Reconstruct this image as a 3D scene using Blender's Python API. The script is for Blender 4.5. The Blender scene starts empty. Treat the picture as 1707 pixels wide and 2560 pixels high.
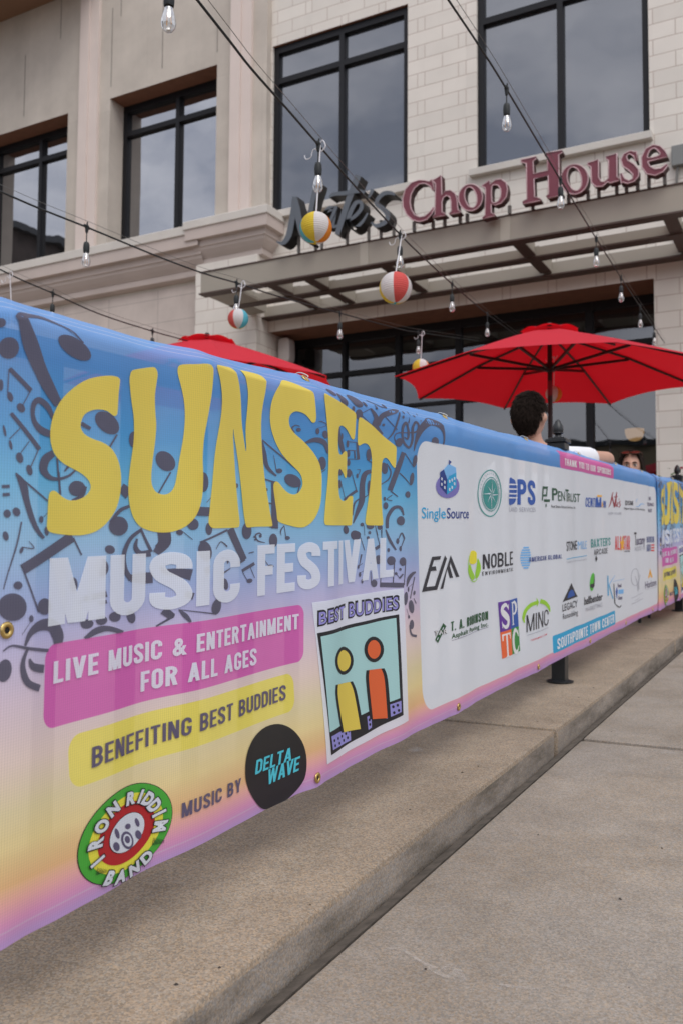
import bpy, bmesh, math, random
from mathutils import Vector, Matrix, noise
from mathutils.geometry import tessellate_polygon
R = math.radians
random.seed(7)
C = bpy.context.scene.collection
# ------------------------------------------------------------------ camera
CX, CY, F = 853.5, 1280.0, 2245.0           # photo centre and focal length in photo pixels
PITCH, ROLL, YAW = R(3.4316), R(0.3606), R(28.4829)
_f = Vector((0, math.cos(PITCH), math.sin(PITCH))); _u = Vector((0, -math.sin(PITCH), math.cos(PITCH))); _x = Vector((1, 0, 0))
_x2 = _x*math.cos(ROLL) + _u*math.sin(ROLL); _u2 = -_x*math.sin(ROLL) + _u*math.cos(ROLL)
_rz = Matrix.Rotation(YAW, 3, 'Z')
AX, AU, AF = _rz @ _x2, _rz @ _u2, _rz @ _f
cam = bpy.data.cameras.new('camera'); camo = bpy.data.objects.new('camera', cam); C.objects.link(camo)
camo.matrix_world = Matrix((( AX.x, AU.x, -AF.x, 0), (AX.y, AU.y, -AF.y, 0), (AX.z, AU.z, -AF.z, 0), (0, 0, 0, 1)))
cam.sensor_fit = 'VERTICAL'; cam.sensor_height = 36.0; cam.sensor_width = 24.0; cam.lens = F/2560*36.0
cam.clip_start = 0.05; cam.clip_end = 2000
cam.dof.use_dof = True; cam.dof.focus_distance = 2.15; cam.dof.aperture_fstop = 5.6; cam.dof.aperture_blades = 9
bpy.context.scene.camera = camo
# ------------------------------------------------------------------ world, sun, exposure
SUN_EL, SUN_DIR = R(54), Vector((0.60, -0.60, 0))
world = bpy.data.worlds.new('World'); bpy.context.scene.world = world; world.use_nodes = True
nt = world.node_tree; nt.nodes.clear()
out = nt.nodes.new('ShaderNodeOutputWorld'); bg = nt.nodes.new('ShaderNodeBackground'); bg.inputs[1].default_value = 0.097
sky = nt.nodes.new('ShaderNodeTexSky'); sky.sky_type = 'NISHITA'; sky.sun_disc = False
sky.sun_elevation = SUN_EL; sky.sun_rotation = math.atan2(SUN_DIR.x, SUN_DIR.y); sky.dust_density = 3.0
tc = nt.nodes.new('ShaderNodeTexCoord'); mp = nt.nodes.new('ShaderNodeMapping'); mp.inputs['Scale'].default_value = (1, 1, 2.2); mp.inputs['Location'].default_value = (.37, .12, .45)
nz = nt.nodes.new('ShaderNodeTexNoise'); nz.inputs['Scale'].default_value = 3.8; nz.inputs['Detail'].default_value = 7; nz.inputs['Roughness'].default_value = 0.55
cr = nt.nodes.new('ShaderNodeValToRGB')
cr.color_ramp.elements[0].position = 0.36; cr.color_ramp.elements[0].color = (4.3, 4.6, 5.5, 1)
cr.color_ramp.elements[1].position = 0.62; cr.color_ramp.elements[1].color = (10.0, 9.9, 10.3, 1)
mx = nt.nodes.new('ShaderNodeMix'); mx.data_type = 'RGBA'; mx.inputs[0].default_value = 0.8
nt.links.new(tc.outputs['Generated'], mp.inputs[0]); nt.links.new(mp.outputs[0], nz.inputs['Vector'])
nt.links.new(nz.outputs[0], cr.inputs[0]); nt.links.new(sky.outputs[0], mx.inputs[6]); nt.links.new(cr.outputs[0], mx.inputs[7])
nt.links.new(mx.outputs[2], bg.inputs[0]); nt.links.new(bg.outputs[0], out.inputs[0])
sun = bpy.data.lights.new('sun', 'SUN'); sun.energy = 0.95; sun.angle = R(40); sun.color = (1.0, 0.975, 0.94)
suno = bpy.data.objects.new('sun', sun); C.objects.link(suno)
sd = SUN_DIR.normalized()*math.cos(SUN_EL) + Vector((0, 0, math.sin(SUN_EL)))
suno.rotation_euler = sd.to_track_quat('Z', 'Y').to_euler(); suno.location = sd*40
vs = bpy.context.scene.view_settings
vs.view_transform = 'Standard'; vs.look = 'None'; vs.gamma = 1.0; vs.use_curve_mapping = False; vs.exposure = 0.60
bpy.context.scene.cycles.max_bounces = 8; bpy.context.scene.cycles.transparent_max_bounces = 16
bpy.context.scene.cycles.use_denoising = True
# ------------------------------------------------------------------ pixel -> place
def ray(px, py): return AF + AX*((px-CX)/F) - AU*((py-CY)/F)
def PX(px, py, x): d = ray(px, py); return d*(x/d.x)
def PY(px, py, y): d = ray(px, py); return d*(y/d.y)
def PZ(px, py, z): d = ray(px, py); return d*(z/d.z)
def PD(px, py, z): return ray(px, py)*z
SL = 0.0455                                   # the street climbs towards the building
def gz(y): return SL*max(-9.0, min(y, 12.6))
# ------------------------------------------------------------------ materials
def s2l(c):
    return tuple(((v/255)/12.92 if v/255 <= .04045 else ((v/255+.055)/1.055)**2.4) for v in c)
MATS = {}
def mat(name, col, rough=0.6, metal=0.0, spec=0.4, var=0.0, vscale=8.0, bump=0.0, bscale=60.0, dark=None, dscale=2.0, damt=0.0, coord='Object'):
    if name in MATS: return MATS[name]
    m = bpy.data.materials.new(name); m.use_nodes = True; MATS[name] = m
    n = m.node_tree; p = n.nodes['Principled BSDF']; L = n.links.new
    p.inputs['Roughness'].default_value = rough; p.inputs['Metallic'].default_value = metal; p.inputs['Specular IOR Level'].default_value = spec
    p.inputs['Base Color'].default_value = (*col, 1)
    if var or bump or damt:
        tcn = n.nodes.new('ShaderNodeTexCoord'); cur = None
        base = n.nodes.new('ShaderNodeRGB'); base.outputs[0].default_value = (*col, 1); cur = base.outputs[0]
        if var:
            a = n.nodes.new('ShaderNodeTexNoise'); a.inputs['Scale'].default_value = vscale; a.inputs['Detail'].default_value = 6
            L(tcn.outputs[coord], a.inputs['Vector'])
            mr = n.nodes.new('ShaderNodeMapRange'); mr.inputs[1].default_value = .3; mr.inputs[2].default_value = .7
            mr.inputs[3].default_value = 1-var; mr.inputs[4].default_value = 1+var; L(a.outputs[0], mr.inputs[0])
            vm = n.nodes.new('ShaderNodeVectorMath'); vm.operation = 'SCALE'; L(cur, vm.inputs[0]); L(mr.outputs[0], vm.inputs['Scale']); cur = vm.outputs[0]
        if damt:
            a = n.nodes.new('ShaderNodeTexNoise'); a.inputs['Scale'].default_value = dscale; a.inputs['Detail'].default_value = 8; a.inputs['Roughness'].default_value = .65
            L(tcn.outputs[coord], a.inputs['Vector'])
            mr = n.nodes.new('ShaderNodeMapRange'); mr.inputs[1].default_value = .48; mr.inputs[2].default_value = .72; mr.inputs[3].default_value = 0; mr.inputs[4].default_value = damt; L(a.outputs[0], mr.inputs[0])
            mm = n.nodes.new('ShaderNodeMix'); mm.data_type = 'RGBA'; L(mr.outputs[0], mm.inputs[0]); L(cur, mm.inputs[6]); mm.inputs[7].default_value = (*dark, 1); cur = mm.outputs[2]
        L(cur, p.inputs['Base Color'])
        if bump:
            b = n.nodes.new('ShaderNodeTexNoise'); b.inputs['Scale'].default_value = bscale; b.inputs['Detail'].default_value = 3; L(tcn.outputs[coord], b.inputs['Vector'])
            bp = n.nodes.new('ShaderNodeBump'); bp.inputs['Strength'].default_value = bump; bp.inputs['Distance'].default_value = .004
            L(b.outputs[0], bp.inputs['Height']); L(bp.outputs[0], p.inputs['Normal'])
    return m
def concrete(name, col, specks=0.5, stain=None, samt=0.3, sscale=(1.5, 1.5, 1.5)):
    if name in MATS: return MATS[name]
    m = bpy.data.materials.new(name); m.use_nodes = True; MATS[name] = m
    n = m.node_tree; p = n.nodes['Principled BSDF']; L = n.links.new
    p.inputs['Roughness'].default_value = .9; p.inputs['Specular IOR Level'].default_value = .2
    t = n.nodes.new('ShaderNodeTexCoord'); O = t.outputs['Object']
    def ns(scale, det=4, rough=.5, vec=O):
        a = n.nodes.new('ShaderNodeTexNoise'); a.inputs['Scale'].default_value = scale; a.inputs['Detail'].default_value = det; a.inputs['Roughness'].default_value = rough; L(vec, a.inputs['Vector']); return a.outputs[0]
    def rng(v, a, b, c, d):
        mr = n.nodes.new('ShaderNodeMapRange'); mr.inputs[1].default_value = a; mr.inputs[2].default_value = b; mr.inputs[3].default_value = c; mr.inputs[4].default_value = d; L(v, mr.inputs[0]); return mr.outputs[0]
    def mul(a, b):
        mm = n.nodes.new('ShaderNodeMath'); mm.operation = 'MULTIPLY'; L(a, mm.inputs[0]); L(b, mm.inputs[1]); return mm.outputs[0]
    big = rng(ns(1.3, 9, .66), .3, .7, .76, 1.20)
    mid = rng(ns(9, 7, .62), .3, .7, .88, 1.10)
    v = n.nodes.new('ShaderNodeTexVoronoi'); v.inputs['Scale'].default_value = 270; L(O, v.inputs['Vector'])
    sep = n.nodes.new('ShaderNodeSeparateColor'); L(v.outputs['Color'], sep.inputs[0])
    sp = rng(sep.outputs[0], 0, 1, 1-specks*.42, 1+specks*.36)
    fine = rng(ns(420, 2), .3, .7, .88, 1.12)
    k = mul(mul(big, mid), mul(sp, fine))
    rgb = n.nodes.new('ShaderNodeRGB'); rgb.outputs[0].default_value = (*col, 1)
    # some grains are warmer, some greyer
    hue = n.nodes.new('ShaderNodeMix'); hue.data_type = 'RGBA'; L(rng(sep.outputs[1], 0, 1, 0, 1), hue.inputs[0])
    hue.inputs[6].default_value = (col[0]*1.08, col[1]*.98, col[2]*.86, 1); hue.inputs[7].default_value = (col[0]*.93, col[1]*1.0, col[2]*1.1, 1)
    vm = n.nodes.new('ShaderNodeVectorMath'); vm.operation = 'SCALE'; L(hue.outputs[2], vm.inputs[0]); L(k, vm.inputs['Scale']); cur = vm.outputs[0]
    if stain:
        mpn = n.nodes.new('ShaderNodeMapping'); mpn.inputs['Scale'].default_value = sscale; L(O, mpn.inputs[0])
        s = rng(ns(1.0, 9, .68, mpn.outputs[0]), .42, .66, 0, samt)
        mm = n.nodes.new('ShaderNodeMix'); mm.data_type = 'RGBA'; L(s, mm.inputs[0]); L(cur, mm.inputs[6])
        vs2 = n.nodes.new('ShaderNodeVectorMath'); vs2.operation = 'SCALE'; vs2.inputs[0].default_value = stain; L(mul(sp, fine), vs2.inputs['Scale']); L(vs2.outputs[0], mm.inputs[7]); cur = mm.outputs[2]
    L(cur, p.inputs['Base Color'])
    bp = n.nodes.new('ShaderNodeBump'); bp.inputs['Strength'].default_value = .55; bp.inputs['Distance'].default_value = .003
    L(mul(sep.outputs[0], fine), bp.inputs['Height']); L(bp.outputs[0], p.inputs['Normal'])
    return m
# ------------------------------------------------------------------ mesh helpers
class MB:
    def __init__(s): s.v = []; s.f = []; s.mi = []; s.m = 0
    def add(s, vs, fs):
        o = len(s.v); s.v += [tuple(v) for v in vs]
        for f in fs: s.f.append(tuple(i+o for i in f)); s.mi.append(s.m)
        return s
    def box(s, x0, x1, y0, y1, z0, z1):
        return s.add([(x0,y0,z0),(x1,y0,z0),(x1,y1,z0),(x0,y1,z0),(x0,y0,z1),(x1,y0,z1),(x1,y1,z1),(x0,y1,z1)],
                     [(0,3,2,1),(4,5,6,7),(0,1,5,4),(1,2,6,5),(2,3,7,6),(3,0,4,7)])
    def bar(s, a, b, w, h=None, up=Vector((0,0,1))):
        a, b = Vector(a), Vector(b); h = h or w; d = (b-a).normalized()
        if abs(d.dot(up)) > .98: up = Vector((1,0,0))
        r = d.cross(up).normalized()*w/2; u = r.cross(d).normalized()*h/2
        vs = [a-r-u, a+r-u, a+r+u, a-r+u, b-r-u, b+r-u, b+r+u, b-r+u]
        return s.add(vs, [(0,3,2,1),(4,5,6,7),(0,1,5,4),(1,2,6,5),(2,3,7,6),(3,0,4,7)])
    def tube(s, pts, rad, n=8, caps=True):
        pts = [Vector(p) for p in pts]; rs = rad if isinstance(rad, (list, tuple)) else [rad]*len(pts)
        rings = []; prev = None
        for i, p in enumerate(pts):
            d = (pts[min(i+1, len(pts)-1)] - pts[max(i-1, 0)]).normalized()
            up = Vector((0,0,1)) if abs(d.z) < .95 else Vector((1,0,0))
            if prev is not None: up = prev
            r = d.cross(up).normalized(); u = r.cross(d).normalized(); prev = u
            rings.append([p + (r*math.cos(2*math.pi*k/n) + u*math.sin(2*math.pi*k/n))*rs[i] for k in range(n)])
        o = len(s.v)
        for q in rings: s.v += [tuple(v) for v in q]
        for i in range(len(pts)-1):
            for k in range(n):
                k2 = (k+1) % n
                s.f.append((o+i*n+k, o+i*n+k2, o+(i+1)*n+k2, o+(i+1)*n+k)); s.mi.append(s.m)
        if caps:
            s.f.append(tuple(o+k for k in reversed(range(n)))); s.mi.append(s.m)
            s.f.append(tuple(o+(len(pts)-1)*n+k for k in range(n))); s.mi.append(s.m)
        return s
    def lathe(s, c, prof, n=20):
        c = Vector(c); o = len(s.v)
        for (r, z) in prof:
            for k in range(n):
                a = 2*math.pi*k/n; s.v.append((c.x+r*math.cos(a), c.y+r*math.sin(a), c.z+z))
        for i in range(len(prof)-1):
            for k in range(n):
                k2 = (k+1) % n
                s.f.append((o+i*n+k, o+i*n+k2, o+(i+1)*n+k2, o+(i+1)*n+k)); s.mi.append(s.m)
        s.f.append(tuple(o+k for k in reversed(range(n)))); s.mi.append(s.m)
        s.f.append(tuple(o+(len(prof)-1)*n+k for k in range(n))); s.mi.append(s.m)
        return s
    def prism_y(s, poly, holes, y0, y1):
        """polygon in (x, z) extruded along y"""
        loops = [poly]+list(holes); flat = [p for l in loops for p in l]
        tris = tessellate_polygon([[Vector((p[0], p[1], 0)) for p in l] for l in loops])
        vs = [(p[0], y0, p[1]) for p in flat] + [(p[0], y1, p[1]) for p in flat]; nn = len(flat); fs = []
        for t in tris:
            a, b, c = [Vector(flat[i]) for i in t]
            ccw = (b-a).x*(c-a).y - (b-a).y*(c-a).x > 0
            t = tuple(t) if ccw else tuple(reversed(t))
            fs.append(t); fs.append(tuple(i+nn for i in reversed(t)))
        o = 0
        for l in loops:
            k = len(l)
            for i in range(k):
                a, b = o+i, o+(i+1) % k; fs.append((a, b, b+nn, a+nn))
            o += k
        return s.add(vs, fs)
    def build(s, name, mats, parent=None, smooth=False, bevel=0.0, recalc=True, autosmooth=None):
        me = bpy.data.meshes.new(name); org = parent_loc(parent)
        me.from_pydata([(v[0]-org.x, v[1]-org.y, v[2]-org.z) for v in s.v], [], s.f)
        mats = mats if isinstance(mats, (list, tuple)) else [mats]
        for m in mats: me.materials.append(m)
        for p, i in zip(me.polygons, s.mi): p.material_index = min(i, len(mats)-1)
        if recalc or bevel:
            bm = bmesh.new(); bm.from_mesh(me)
            if bevel:
                bmesh.ops.remove_doubles(bm, verts=bm.verts, dist=1e-5)
                bmesh.ops.recalc_face_normals(bm, faces=bm.faces)
                es = [e for e in bm.edges if len(e.link_faces) == 2 and e.calc_face_angle(0) > R(40)]
                bmesh.ops.bevel(bm, geom=es, offset=bevel, segments=2, profile=.6, affect='EDGES')
            if recalc: bmesh.ops.recalc_face_normals(bm, faces=bm.faces)
            bm.to_mesh(me); bm.free()
        if smooth:
            me.polygons.foreach_set('use_smooth', [True]*len(me.polygons))
            if autosmooth: me.set_sharp_from_angle(angle=R(autosmooth))
        o = bpy.data.objects.new(name, me); C.objects.link(o)
        if parent: o.parent = parent
        return o
def parent_loc(p):
    v = Vector((0,0,0))
    while p is not None: v += p.location; p = p.parent
    return v
def tag(o, label=None, cat=None, group=None, kind=None):
    if label: o['label'] = label
    if cat: o['category'] = cat
    if group: o['group'] = group
    if kind: o['kind'] = kind
    return o
def thing(name, label, cat, loc=(0,0,0), group=None):
    o = bpy.data.objects.new(name, None); C.objects.link(o); o.location = loc; o.empty_display_size = .2
    return tag(o, label, cat, group)
def copy_tree(o, parent=None):
    c = o.copy(); C.objects.link(c)
    if parent: c.parent = parent
    for ch in list(o.children): copy_tree(ch, c)
    return c
def catmull(pts, n=4, closed=True):
    out = []; N = len(pts)
    for i in range(N if closed else N-1):
        P = [pts[(i+k-1) % N] if closed else pts[max(0, min(N-1, i+k-1))] for k in range(4)]
        for j in range(n):
            t = j/n; t2, t3 = t*t, t*t*t
            out.append(tuple(.5*((2*P[1][d]) + (-P[0][d]+P[2][d])*t + (2*P[0][d]-5*P[1][d]+4*P[2][d]-P[3][d])*t2 + (-P[0][d]+3*P[1][d]-3*P[2][d]+P[3][d])*t3) for d in range(len(P[1]))))
    if not closed: out.append(tuple(pts[-1]))
    return out
def stroke_poly(pts, n=5, cap=True):
    """variable-width stroke (x, y, width) -> outline polygon"""
    p = catmull(pts, n, False) if len(pts) > 2 else list(pts)
    Lf, Rt = [], []
    for i, q in enumerate(p):
        a, b = p[max(0, i-1)], p[min(len(p)-1, i+1)]
        dx, dy = b[0]-a[0], b[1]-a[1]; l = math.hypot(dx, dy) or 1; w = max(q[2], .5)/2
        Lf.append((q[0]-dy/l*w, q[1]+dx/l*w)); Rt.append((q[0]+dy/l*w, q[1]-dx/l*w))
    return Lf + Rt[::-1]
def ell(cx, cy, rx, ry, rot=0, n=22):
    c, s = math.cos(R(rot)), math.sin(R(rot))
    return [(cx+rx*math.cos(a)*c-ry*math.sin(a)*s, cy+rx*math.cos(a)*s+ry*math.sin(a)*c) for a in [2*math.pi*k/n for k in range(n)]]
# ------------------------------------------------------------------ ground, pavement, kerb
M_ground = concrete('ground_concrete', (.10,.09,.08))
M_walk = concrete('pavement_concrete', (.296,.252,.206), .55, (.40,.37,.34), .35, (2,2,2))
M_kerb = concrete('kerb_concrete', (.300,.243,.184), .7, (.20,.165,.13), .30, (1.3,1.3,9))
M_kface = concrete('kerb_face_concrete', (.27,.235,.20), .5, (.085,.072,.056), .85, (2.6,2.6,14))
M_patio = concrete('patio_concrete', (.30,.26,.22))
M_joint = mat('joint_filler', (.105,.088,.073), .95, var=.35, vscale=25, bump=.6, bscale=90)
def slabs(name, x0, x1, joints, z0, thick, m, gap=.012, bev=.006, mface=None):
    mb = MB()
    for a, b in zip(joints[:-1], joints[1:]):
        n = 6; o = len(mb.v); ys = [a+gap/2 + (b-a-gap)*k/n for k in range(n+1)]
        for y in ys:
            mb.v += [(x0,y,z0+gz(y)), (x1,y,z0+gz(y)), (x1,y,z0-thick+gz(y)), (x0,y,z0-thick+gz(y))]
        for k in range(n):
            i = o+4*k
            for q in range(4):
                mb.f.append((i+q, i+(q+1)%4, i+4+(q+1)%4, i+4+q)); mb.mi.append(1 if (mface and q == 1) else 0)
        mb.f.append((o,o+3,o+2,o+1)); mb.mi.append(1 if mface else 0); i = o+4*n; mb.f.append((i,i+1,i+2,i+3)); mb.mi.append(1 if mface else 0)
    o = mb.build(name, [m]+([mface] if mface else []), bevel=bev, smooth=True, autosmooth=50)
    return tag(o, kind='structure')
mb = MB(); ys = [-900, -9, 12.6, 900]
for y in ys: mb.v += [(-900,y,-.98+gz(y)), (900,y,-.98+gz(y))]
for k in range(3): mb.f.append((2*k, 2*k+1, 2*k+3, 2*k+2)); mb.mi.append(0)
tag(mb.build('ground', M_ground), kind='structure')
slabs('pavement', -.831, 4.2, [3.43+3.0*k for k in range(-4, 6)], -.80, .14, M_walk, .034, .009)
slabs('kerb', -1.75, -.875, [3.23+2.83*k for k in range(-4, 5)], -.728, .2, M_kerb, .028, .014, M_kface)
slabs('patio_floor', -26, -1.756, [-8, -3, 2, 7, 11.6], -.728, .2, M_patio, .01, .004)
mb = MB()
for y in (-8, 0, 5, 12): mb.v += [(-.866,y,-.812+gz(y)), (-.8365,y,-.803+gz(y)), (-.8365,y,-.85+gz(y)), (-.866,y,-.85+gz(y))]
for k in range(3):
    for q in range(4): mb.f.append((4*k+q, 4*k+(q+1)%4, 4*k+4+(q+1)%4, 4*k+4+q)); mb.mi.append(0)
tag(mb.build('expansion_joint', M_joint), kind='structure')
def on_ground(px, py, z0): d = ray(px, py); return d*(z0/(d.z-SL*d.y))
def scuff_mat():
    m = bpy.data.materials.new('pale_scuff'); m.use_nodes = True; n = m.node_tree; L = n.links.new; p = n.nodes['Principled BSDF']; p.inputs['Base Color'].default_value = (.55,.50,.45,1); p.inputs['Roughness'].default_value = .95
    t = n.nodes.new('ShaderNodeTexCoord'); z = n.nodes.new('ShaderNodeTexNoise'); z.inputs['Scale'].default_value = 60; z.inputs['Detail'].default_value = 6; z.inputs['Roughness'].default_value = .7; L(t.outputs['Object'], z.inputs['Vector'])
    mr = n.nodes.new('ShaderNodeMapRange'); mr.inputs[1].default_value = .40; mr.inputs[2].default_value = .68; mr.inputs[3].default_value = .05; mr.inputs[4].default_value = .62; L(z.outputs[0], mr.inputs[0])
    tr = n.nodes.new('ShaderNodeBsdfTransparent'); x = n.nodes.new('ShaderNodeMixShader'); L(mr.outputs[0], x.inputs[0]); L(tr.outputs[0], x.inputs[1]); L(p.outputs[0], x.inputs[2]); L(x.outputs[0], n.nodes['Material Output'].inputs[0]); return m
M_scuff = scuff_mat()
for pts, z0 in (([(965,2372,6),(1005,2376,8),(1050,2405,7),(1095,2430,18),(1140,2440,26),(1165,2452,6)],-.8), ([(1100,2428,20),(1135,2424,16),(1160,2440,10)],-.8), ([(1240,2462,5),(1300,2470,7),(1345,2474,4)],-.8), ([(1020,1877,6),(1040,1874,13),(1056,1876,5)],-.728), ([(1650,1882,6),(1672,1880,9),(1690,1884,4)],-.8)):
    poly = stroke_poly(pts, 4); v3 = [on_ground(x, y, z0)+Vector((0,0,.0012)) for x, y in poly]
    mb = MB(); mb.add(v3, [tuple(t) for t in tessellate_polygon([[Vector((p[0], p[1], 0)) for p in poly]])]); tag(mb.build('pavement_scuff', M_scuff), kind='structure')
mb = MB(); rg = random.Random(11)
for k in range(70):
    x = rg.uniform(-.82, 1.2) if k % 3 else rg.uniform(-1.0, -.88); y = rg.uniform(1.1, 6.5); z = (-.80 if x > -.85 else -.728)+gz(y); r_ = rg.uniform(.0015, .0045)
    vs_ = [Vector((x+r_*rg.uniform(.7,1.3)*math.cos(a), y+r_*rg.uniform(.7,1.3)*math.sin(a), z+.0002)) for a in (0,1.3,2.5,3.8,5.1)]; mb.add(vs_+[Vector((x, y, z+r_*.8))], [(0,1,5),(1,2,5),(2,3,5),(3,4,5),(4,0,5),(4,3,2,1,0)])
tag(mb.build('grit', mat('dark_grit', (.05,.04,.035), .9)), 'dark specks of grit scattered over kerb and pavement', 'grit', kind='stuff')
# ------------------------------------------------------------------ building
def stone_mat():
    m = bpy.data.materials.new('cut_stone'); m.use_nodes = True; n = m.node_tree; p = n.nodes['Principled BSDF']; L = n.links.new
    p.inputs['Roughness'].default_value = .85; p.inputs['Specular IOR Level'].default_value = .25
    g = n.nodes.new('ShaderNodeNewGeometry'); sx = n.nodes.new('ShaderNodeSeparateXYZ'); L(g.outputs['Position'], sx.inputs[0])
    def ma(op, a, b=None, c=None):
        q = n.nodes.new('ShaderNodeMath'); q.operation = op
        for i, v in enumerate((a, b, c)):
            if v is None: continue
            if isinstance(v, (int, float)): q.inputs[i].default_value = v
            else: L(v, q.inputs[i])
        return q.outputs[0]
    H = .2095
    u = ma('ADD', sx.outputs[0], ma('MULTIPLY', sx.outputs[1], 1.0)); zz = ma('DIVIDE', ma('ADD', sx.outputs[2], 20.042), H)
    row = ma('FLOOR', zz); fz = ma('FRACT', zz); par = ma('MODULO', row, 2.0)
    dz = ma('MULTIPLY', ma('MINIMUM', fz, ma('SUBTRACT', 1.0, fz)), H)
    def vline(period, off):
        fr = ma('FRACT', ma('DIVIDE', ma('ADD', u, 100+off), period)); return ma('MULTIPLY', ma('MINIMUM', fr, ma('SUBTRACT', 1.0, fr)), period)
    odd = ma('MINIMUM', vline(.635, 0), vline(.635, .115)); odd = ma('MINIMUM', odd, odd)
    even = vline(.635, .36)
    du = ma('ADD', ma('MULTIPLY', par, odd), ma('MULTIPLY', ma('SUBTRACT', 1.0, par), even))
    d = ma('MINIMUM', dz, du)
    mr = n.nodes.new('ShaderNodeMapRange'); mr.interpolation_type = 'SMOOTHSTEP'; mr.inputs[1].default_value = .003; mr.inputs[2].default_value = .009; L(d, mr.inputs[0])
    nz = n.nodes.new('ShaderNodeTexNoise'); nz.inputs['Scale'].default_value = 2.2; nz.inputs['Detail'].default_value = 6; L(g.outputs['Position'], nz.inputs['Vector'])
    wn = n.nodes.new('ShaderNodeTexWhiteNoise'); wn.noise_dimensions = '2D'
    cx = n.nodes.new('ShaderNodeCombineXYZ'); L(ma('FLOOR', ma('DIVIDE', ma('ADD', u, 100.0), .635)), cx.inputs[0]); L(row, cx.inputs[1]); L(cx.outputs[0], wn.inputs['Vector'])
    k = ma('ADD', .86, ma('ADD', ma('MULTIPLY', wn.outputs[0], .09), ma('MULTIPLY', nz.outputs[0], .19)))
    st = n.nodes.new('ShaderNodeVectorMath'); st.operation = 'SCALE'; st.inputs[0].default_value = (.705,.66,.60); L(k, st.inputs['Scale'])
    mm = n.nodes.new('ShaderNodeMix'); mm.data_type = 'RGBA'; L(mr.outputs[0], mm.inputs[0]); mm.inputs[6].default_value = (.51,.435,.385,1); L(st.outputs[0], mm.inputs[7])
    L(mm.outputs[2], p.inputs['Base Color'])
    bp = n.nodes.new('ShaderNodeBump'); bp.inputs['Strength'].default_value = .35; bp.inputs['Distance'].default_value = .006; L(mr.outputs[0], bp.inputs['Height']); L(bp.outputs[0], p.inputs['Normal'])
    return m
def stucco_mat(name, col, w, h, line=.62, off=.5, thick=.006):
    m = bpy.data.materials.new(name); m.use_nodes = True; n = m.node_tree; p = n.nodes['Principled BSDF']; L = n.links.new
    p.inputs['Roughness'].default_value = .9; p.inputs['Specular IOR Level'].default_value = .2
    g = n.nodes.new('ShaderNodeNewGeometry'); mp_ = n.nodes.new('ShaderNodeMapping'); mp_.inputs['Rotation'].default_value = (R(90), 0, 0); L(g.outputs['Position'], mp_.inputs[0])
    b = n.nodes.new('ShaderNodeTexBrick'); b.inputs['Scale'].default_value = 1; b.inputs['Mortar Size'].default_value = thick; b.inputs['Mortar Smooth'].default_value = .3; b.inputs['Brick Width'].default_value = w; b.inputs['Row Height'].default_value = h; b.offset = off
    b.inputs['Color1'].default_value = (1,1,1,1); b.inputs['Color2'].default_value = (.95,.95,.95,1); b.inputs['Mortar'].default_value = (line,line,line,1); L(mp_.outputs[0], b.inputs['Vector'])
    nz = n.nodes.new('ShaderNodeTexNoise'); nz.inputs['Scale'].default_value = 1.3; nz.inputs['Detail'].default_value = 8; nz.inputs['Roughness'].default_value = .65; L(g.outputs['Position'], nz.inputs['Vector'])
    mr = n.nodes.new('ShaderNodeMapRange'); mr.inputs[1].default_value = .3; mr.inputs[2].default_value = .7; mr.inputs[3].default_value = .88; mr.inputs[4].default_value = 1.1; L(nz.outputs[0], mr.inputs[0])
    v1 = n.nodes.new('ShaderNodeVectorMath'); v1.operation = 'SCALE'; v1.inputs[0].default_value = col; L(mr.outputs[0], v1.inputs['Scale'])
    ms = n.nodes.new('ShaderNodeMapping'); ms.inputs['Scale'].default_value = (3.2, 3.2, .22); L(g.outputs['Position'], ms.inputs[0]); n3 = n.nodes.new('ShaderNodeTexNoise'); n3.inputs['Scale'].default_value = 1; n3.inputs['Detail'].default_value = 6; L(ms.outputs[0], n3.inputs['Vector'])
    m3 = n.nodes.new('ShaderNodeMapRange'); m3.inputs[1].default_value = .35; m3.inputs[2].default_value = .7; m3.inputs[3].default_value = 1.03; m3.inputs[4].default_value = .965; L(n3.outputs[0], m3.inputs[0])
    v3 = n.nodes.new('ShaderNodeVectorMath'); v3.operation = 'SCALE'; L(v1.outputs[0], v3.inputs[0]); L(m3.outputs[0], v3.inputs['Scale'])
    v2 = n.nodes.new('ShaderNodeVectorMath'); v2.operation = 'MULTIPLY'; L(v3.outputs[0], v2.inputs[0]); L(b.outputs[0], v2.inputs[1]); L(v2.outputs[0], p.inputs['Base Color'])
    n2 = n.nodes.new('ShaderNodeTexNoise'); n2.inputs['Scale'].default_value = 130; L(g.outputs['Position'], n2.inputs['Vector'])
    bp = n.nodes.new('ShaderNodeBump'); bp.inputs['Strength'].default_value = .4; bp.inputs['Distance'].default_value = .004; L(n2.outputs[0], bp.inputs['Height']); L(bp.outputs[0], p.inputs['Normal'])
    return m
M_stone = stone_mat()
M_stucco = stucco_mat('stucco', (.535,.48,.42), 1.45, 4.0, .86, .35, .004)
M_lower = stucco_mat('scored_stucco', (.58,.505,.457), 1.09, .405, .72, .0, .008)
M_pink = mat('rose_trim', (.66,.565,.515), .85, var=.05, vscale=1.5, bump=.15)
M_trim = mat('cornice_trim', (.51,.435,.395), .85, var=.06, vscale=1.6, bump=.15)
M_cap = mat('cap_stone', (.58,.545,.50), .8, var=.06, vscale=1.6)
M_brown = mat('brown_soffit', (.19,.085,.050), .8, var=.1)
M_soffit = mat('brown_eave', (.22,.125,.075), .8, var=.08, vscale=.7)
M_frame = mat('bronze_frame', (.007,.007,.009), .5, spec=.3)
M_dark = mat('dark_interior', (.012,.011,.011), .9)
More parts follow.
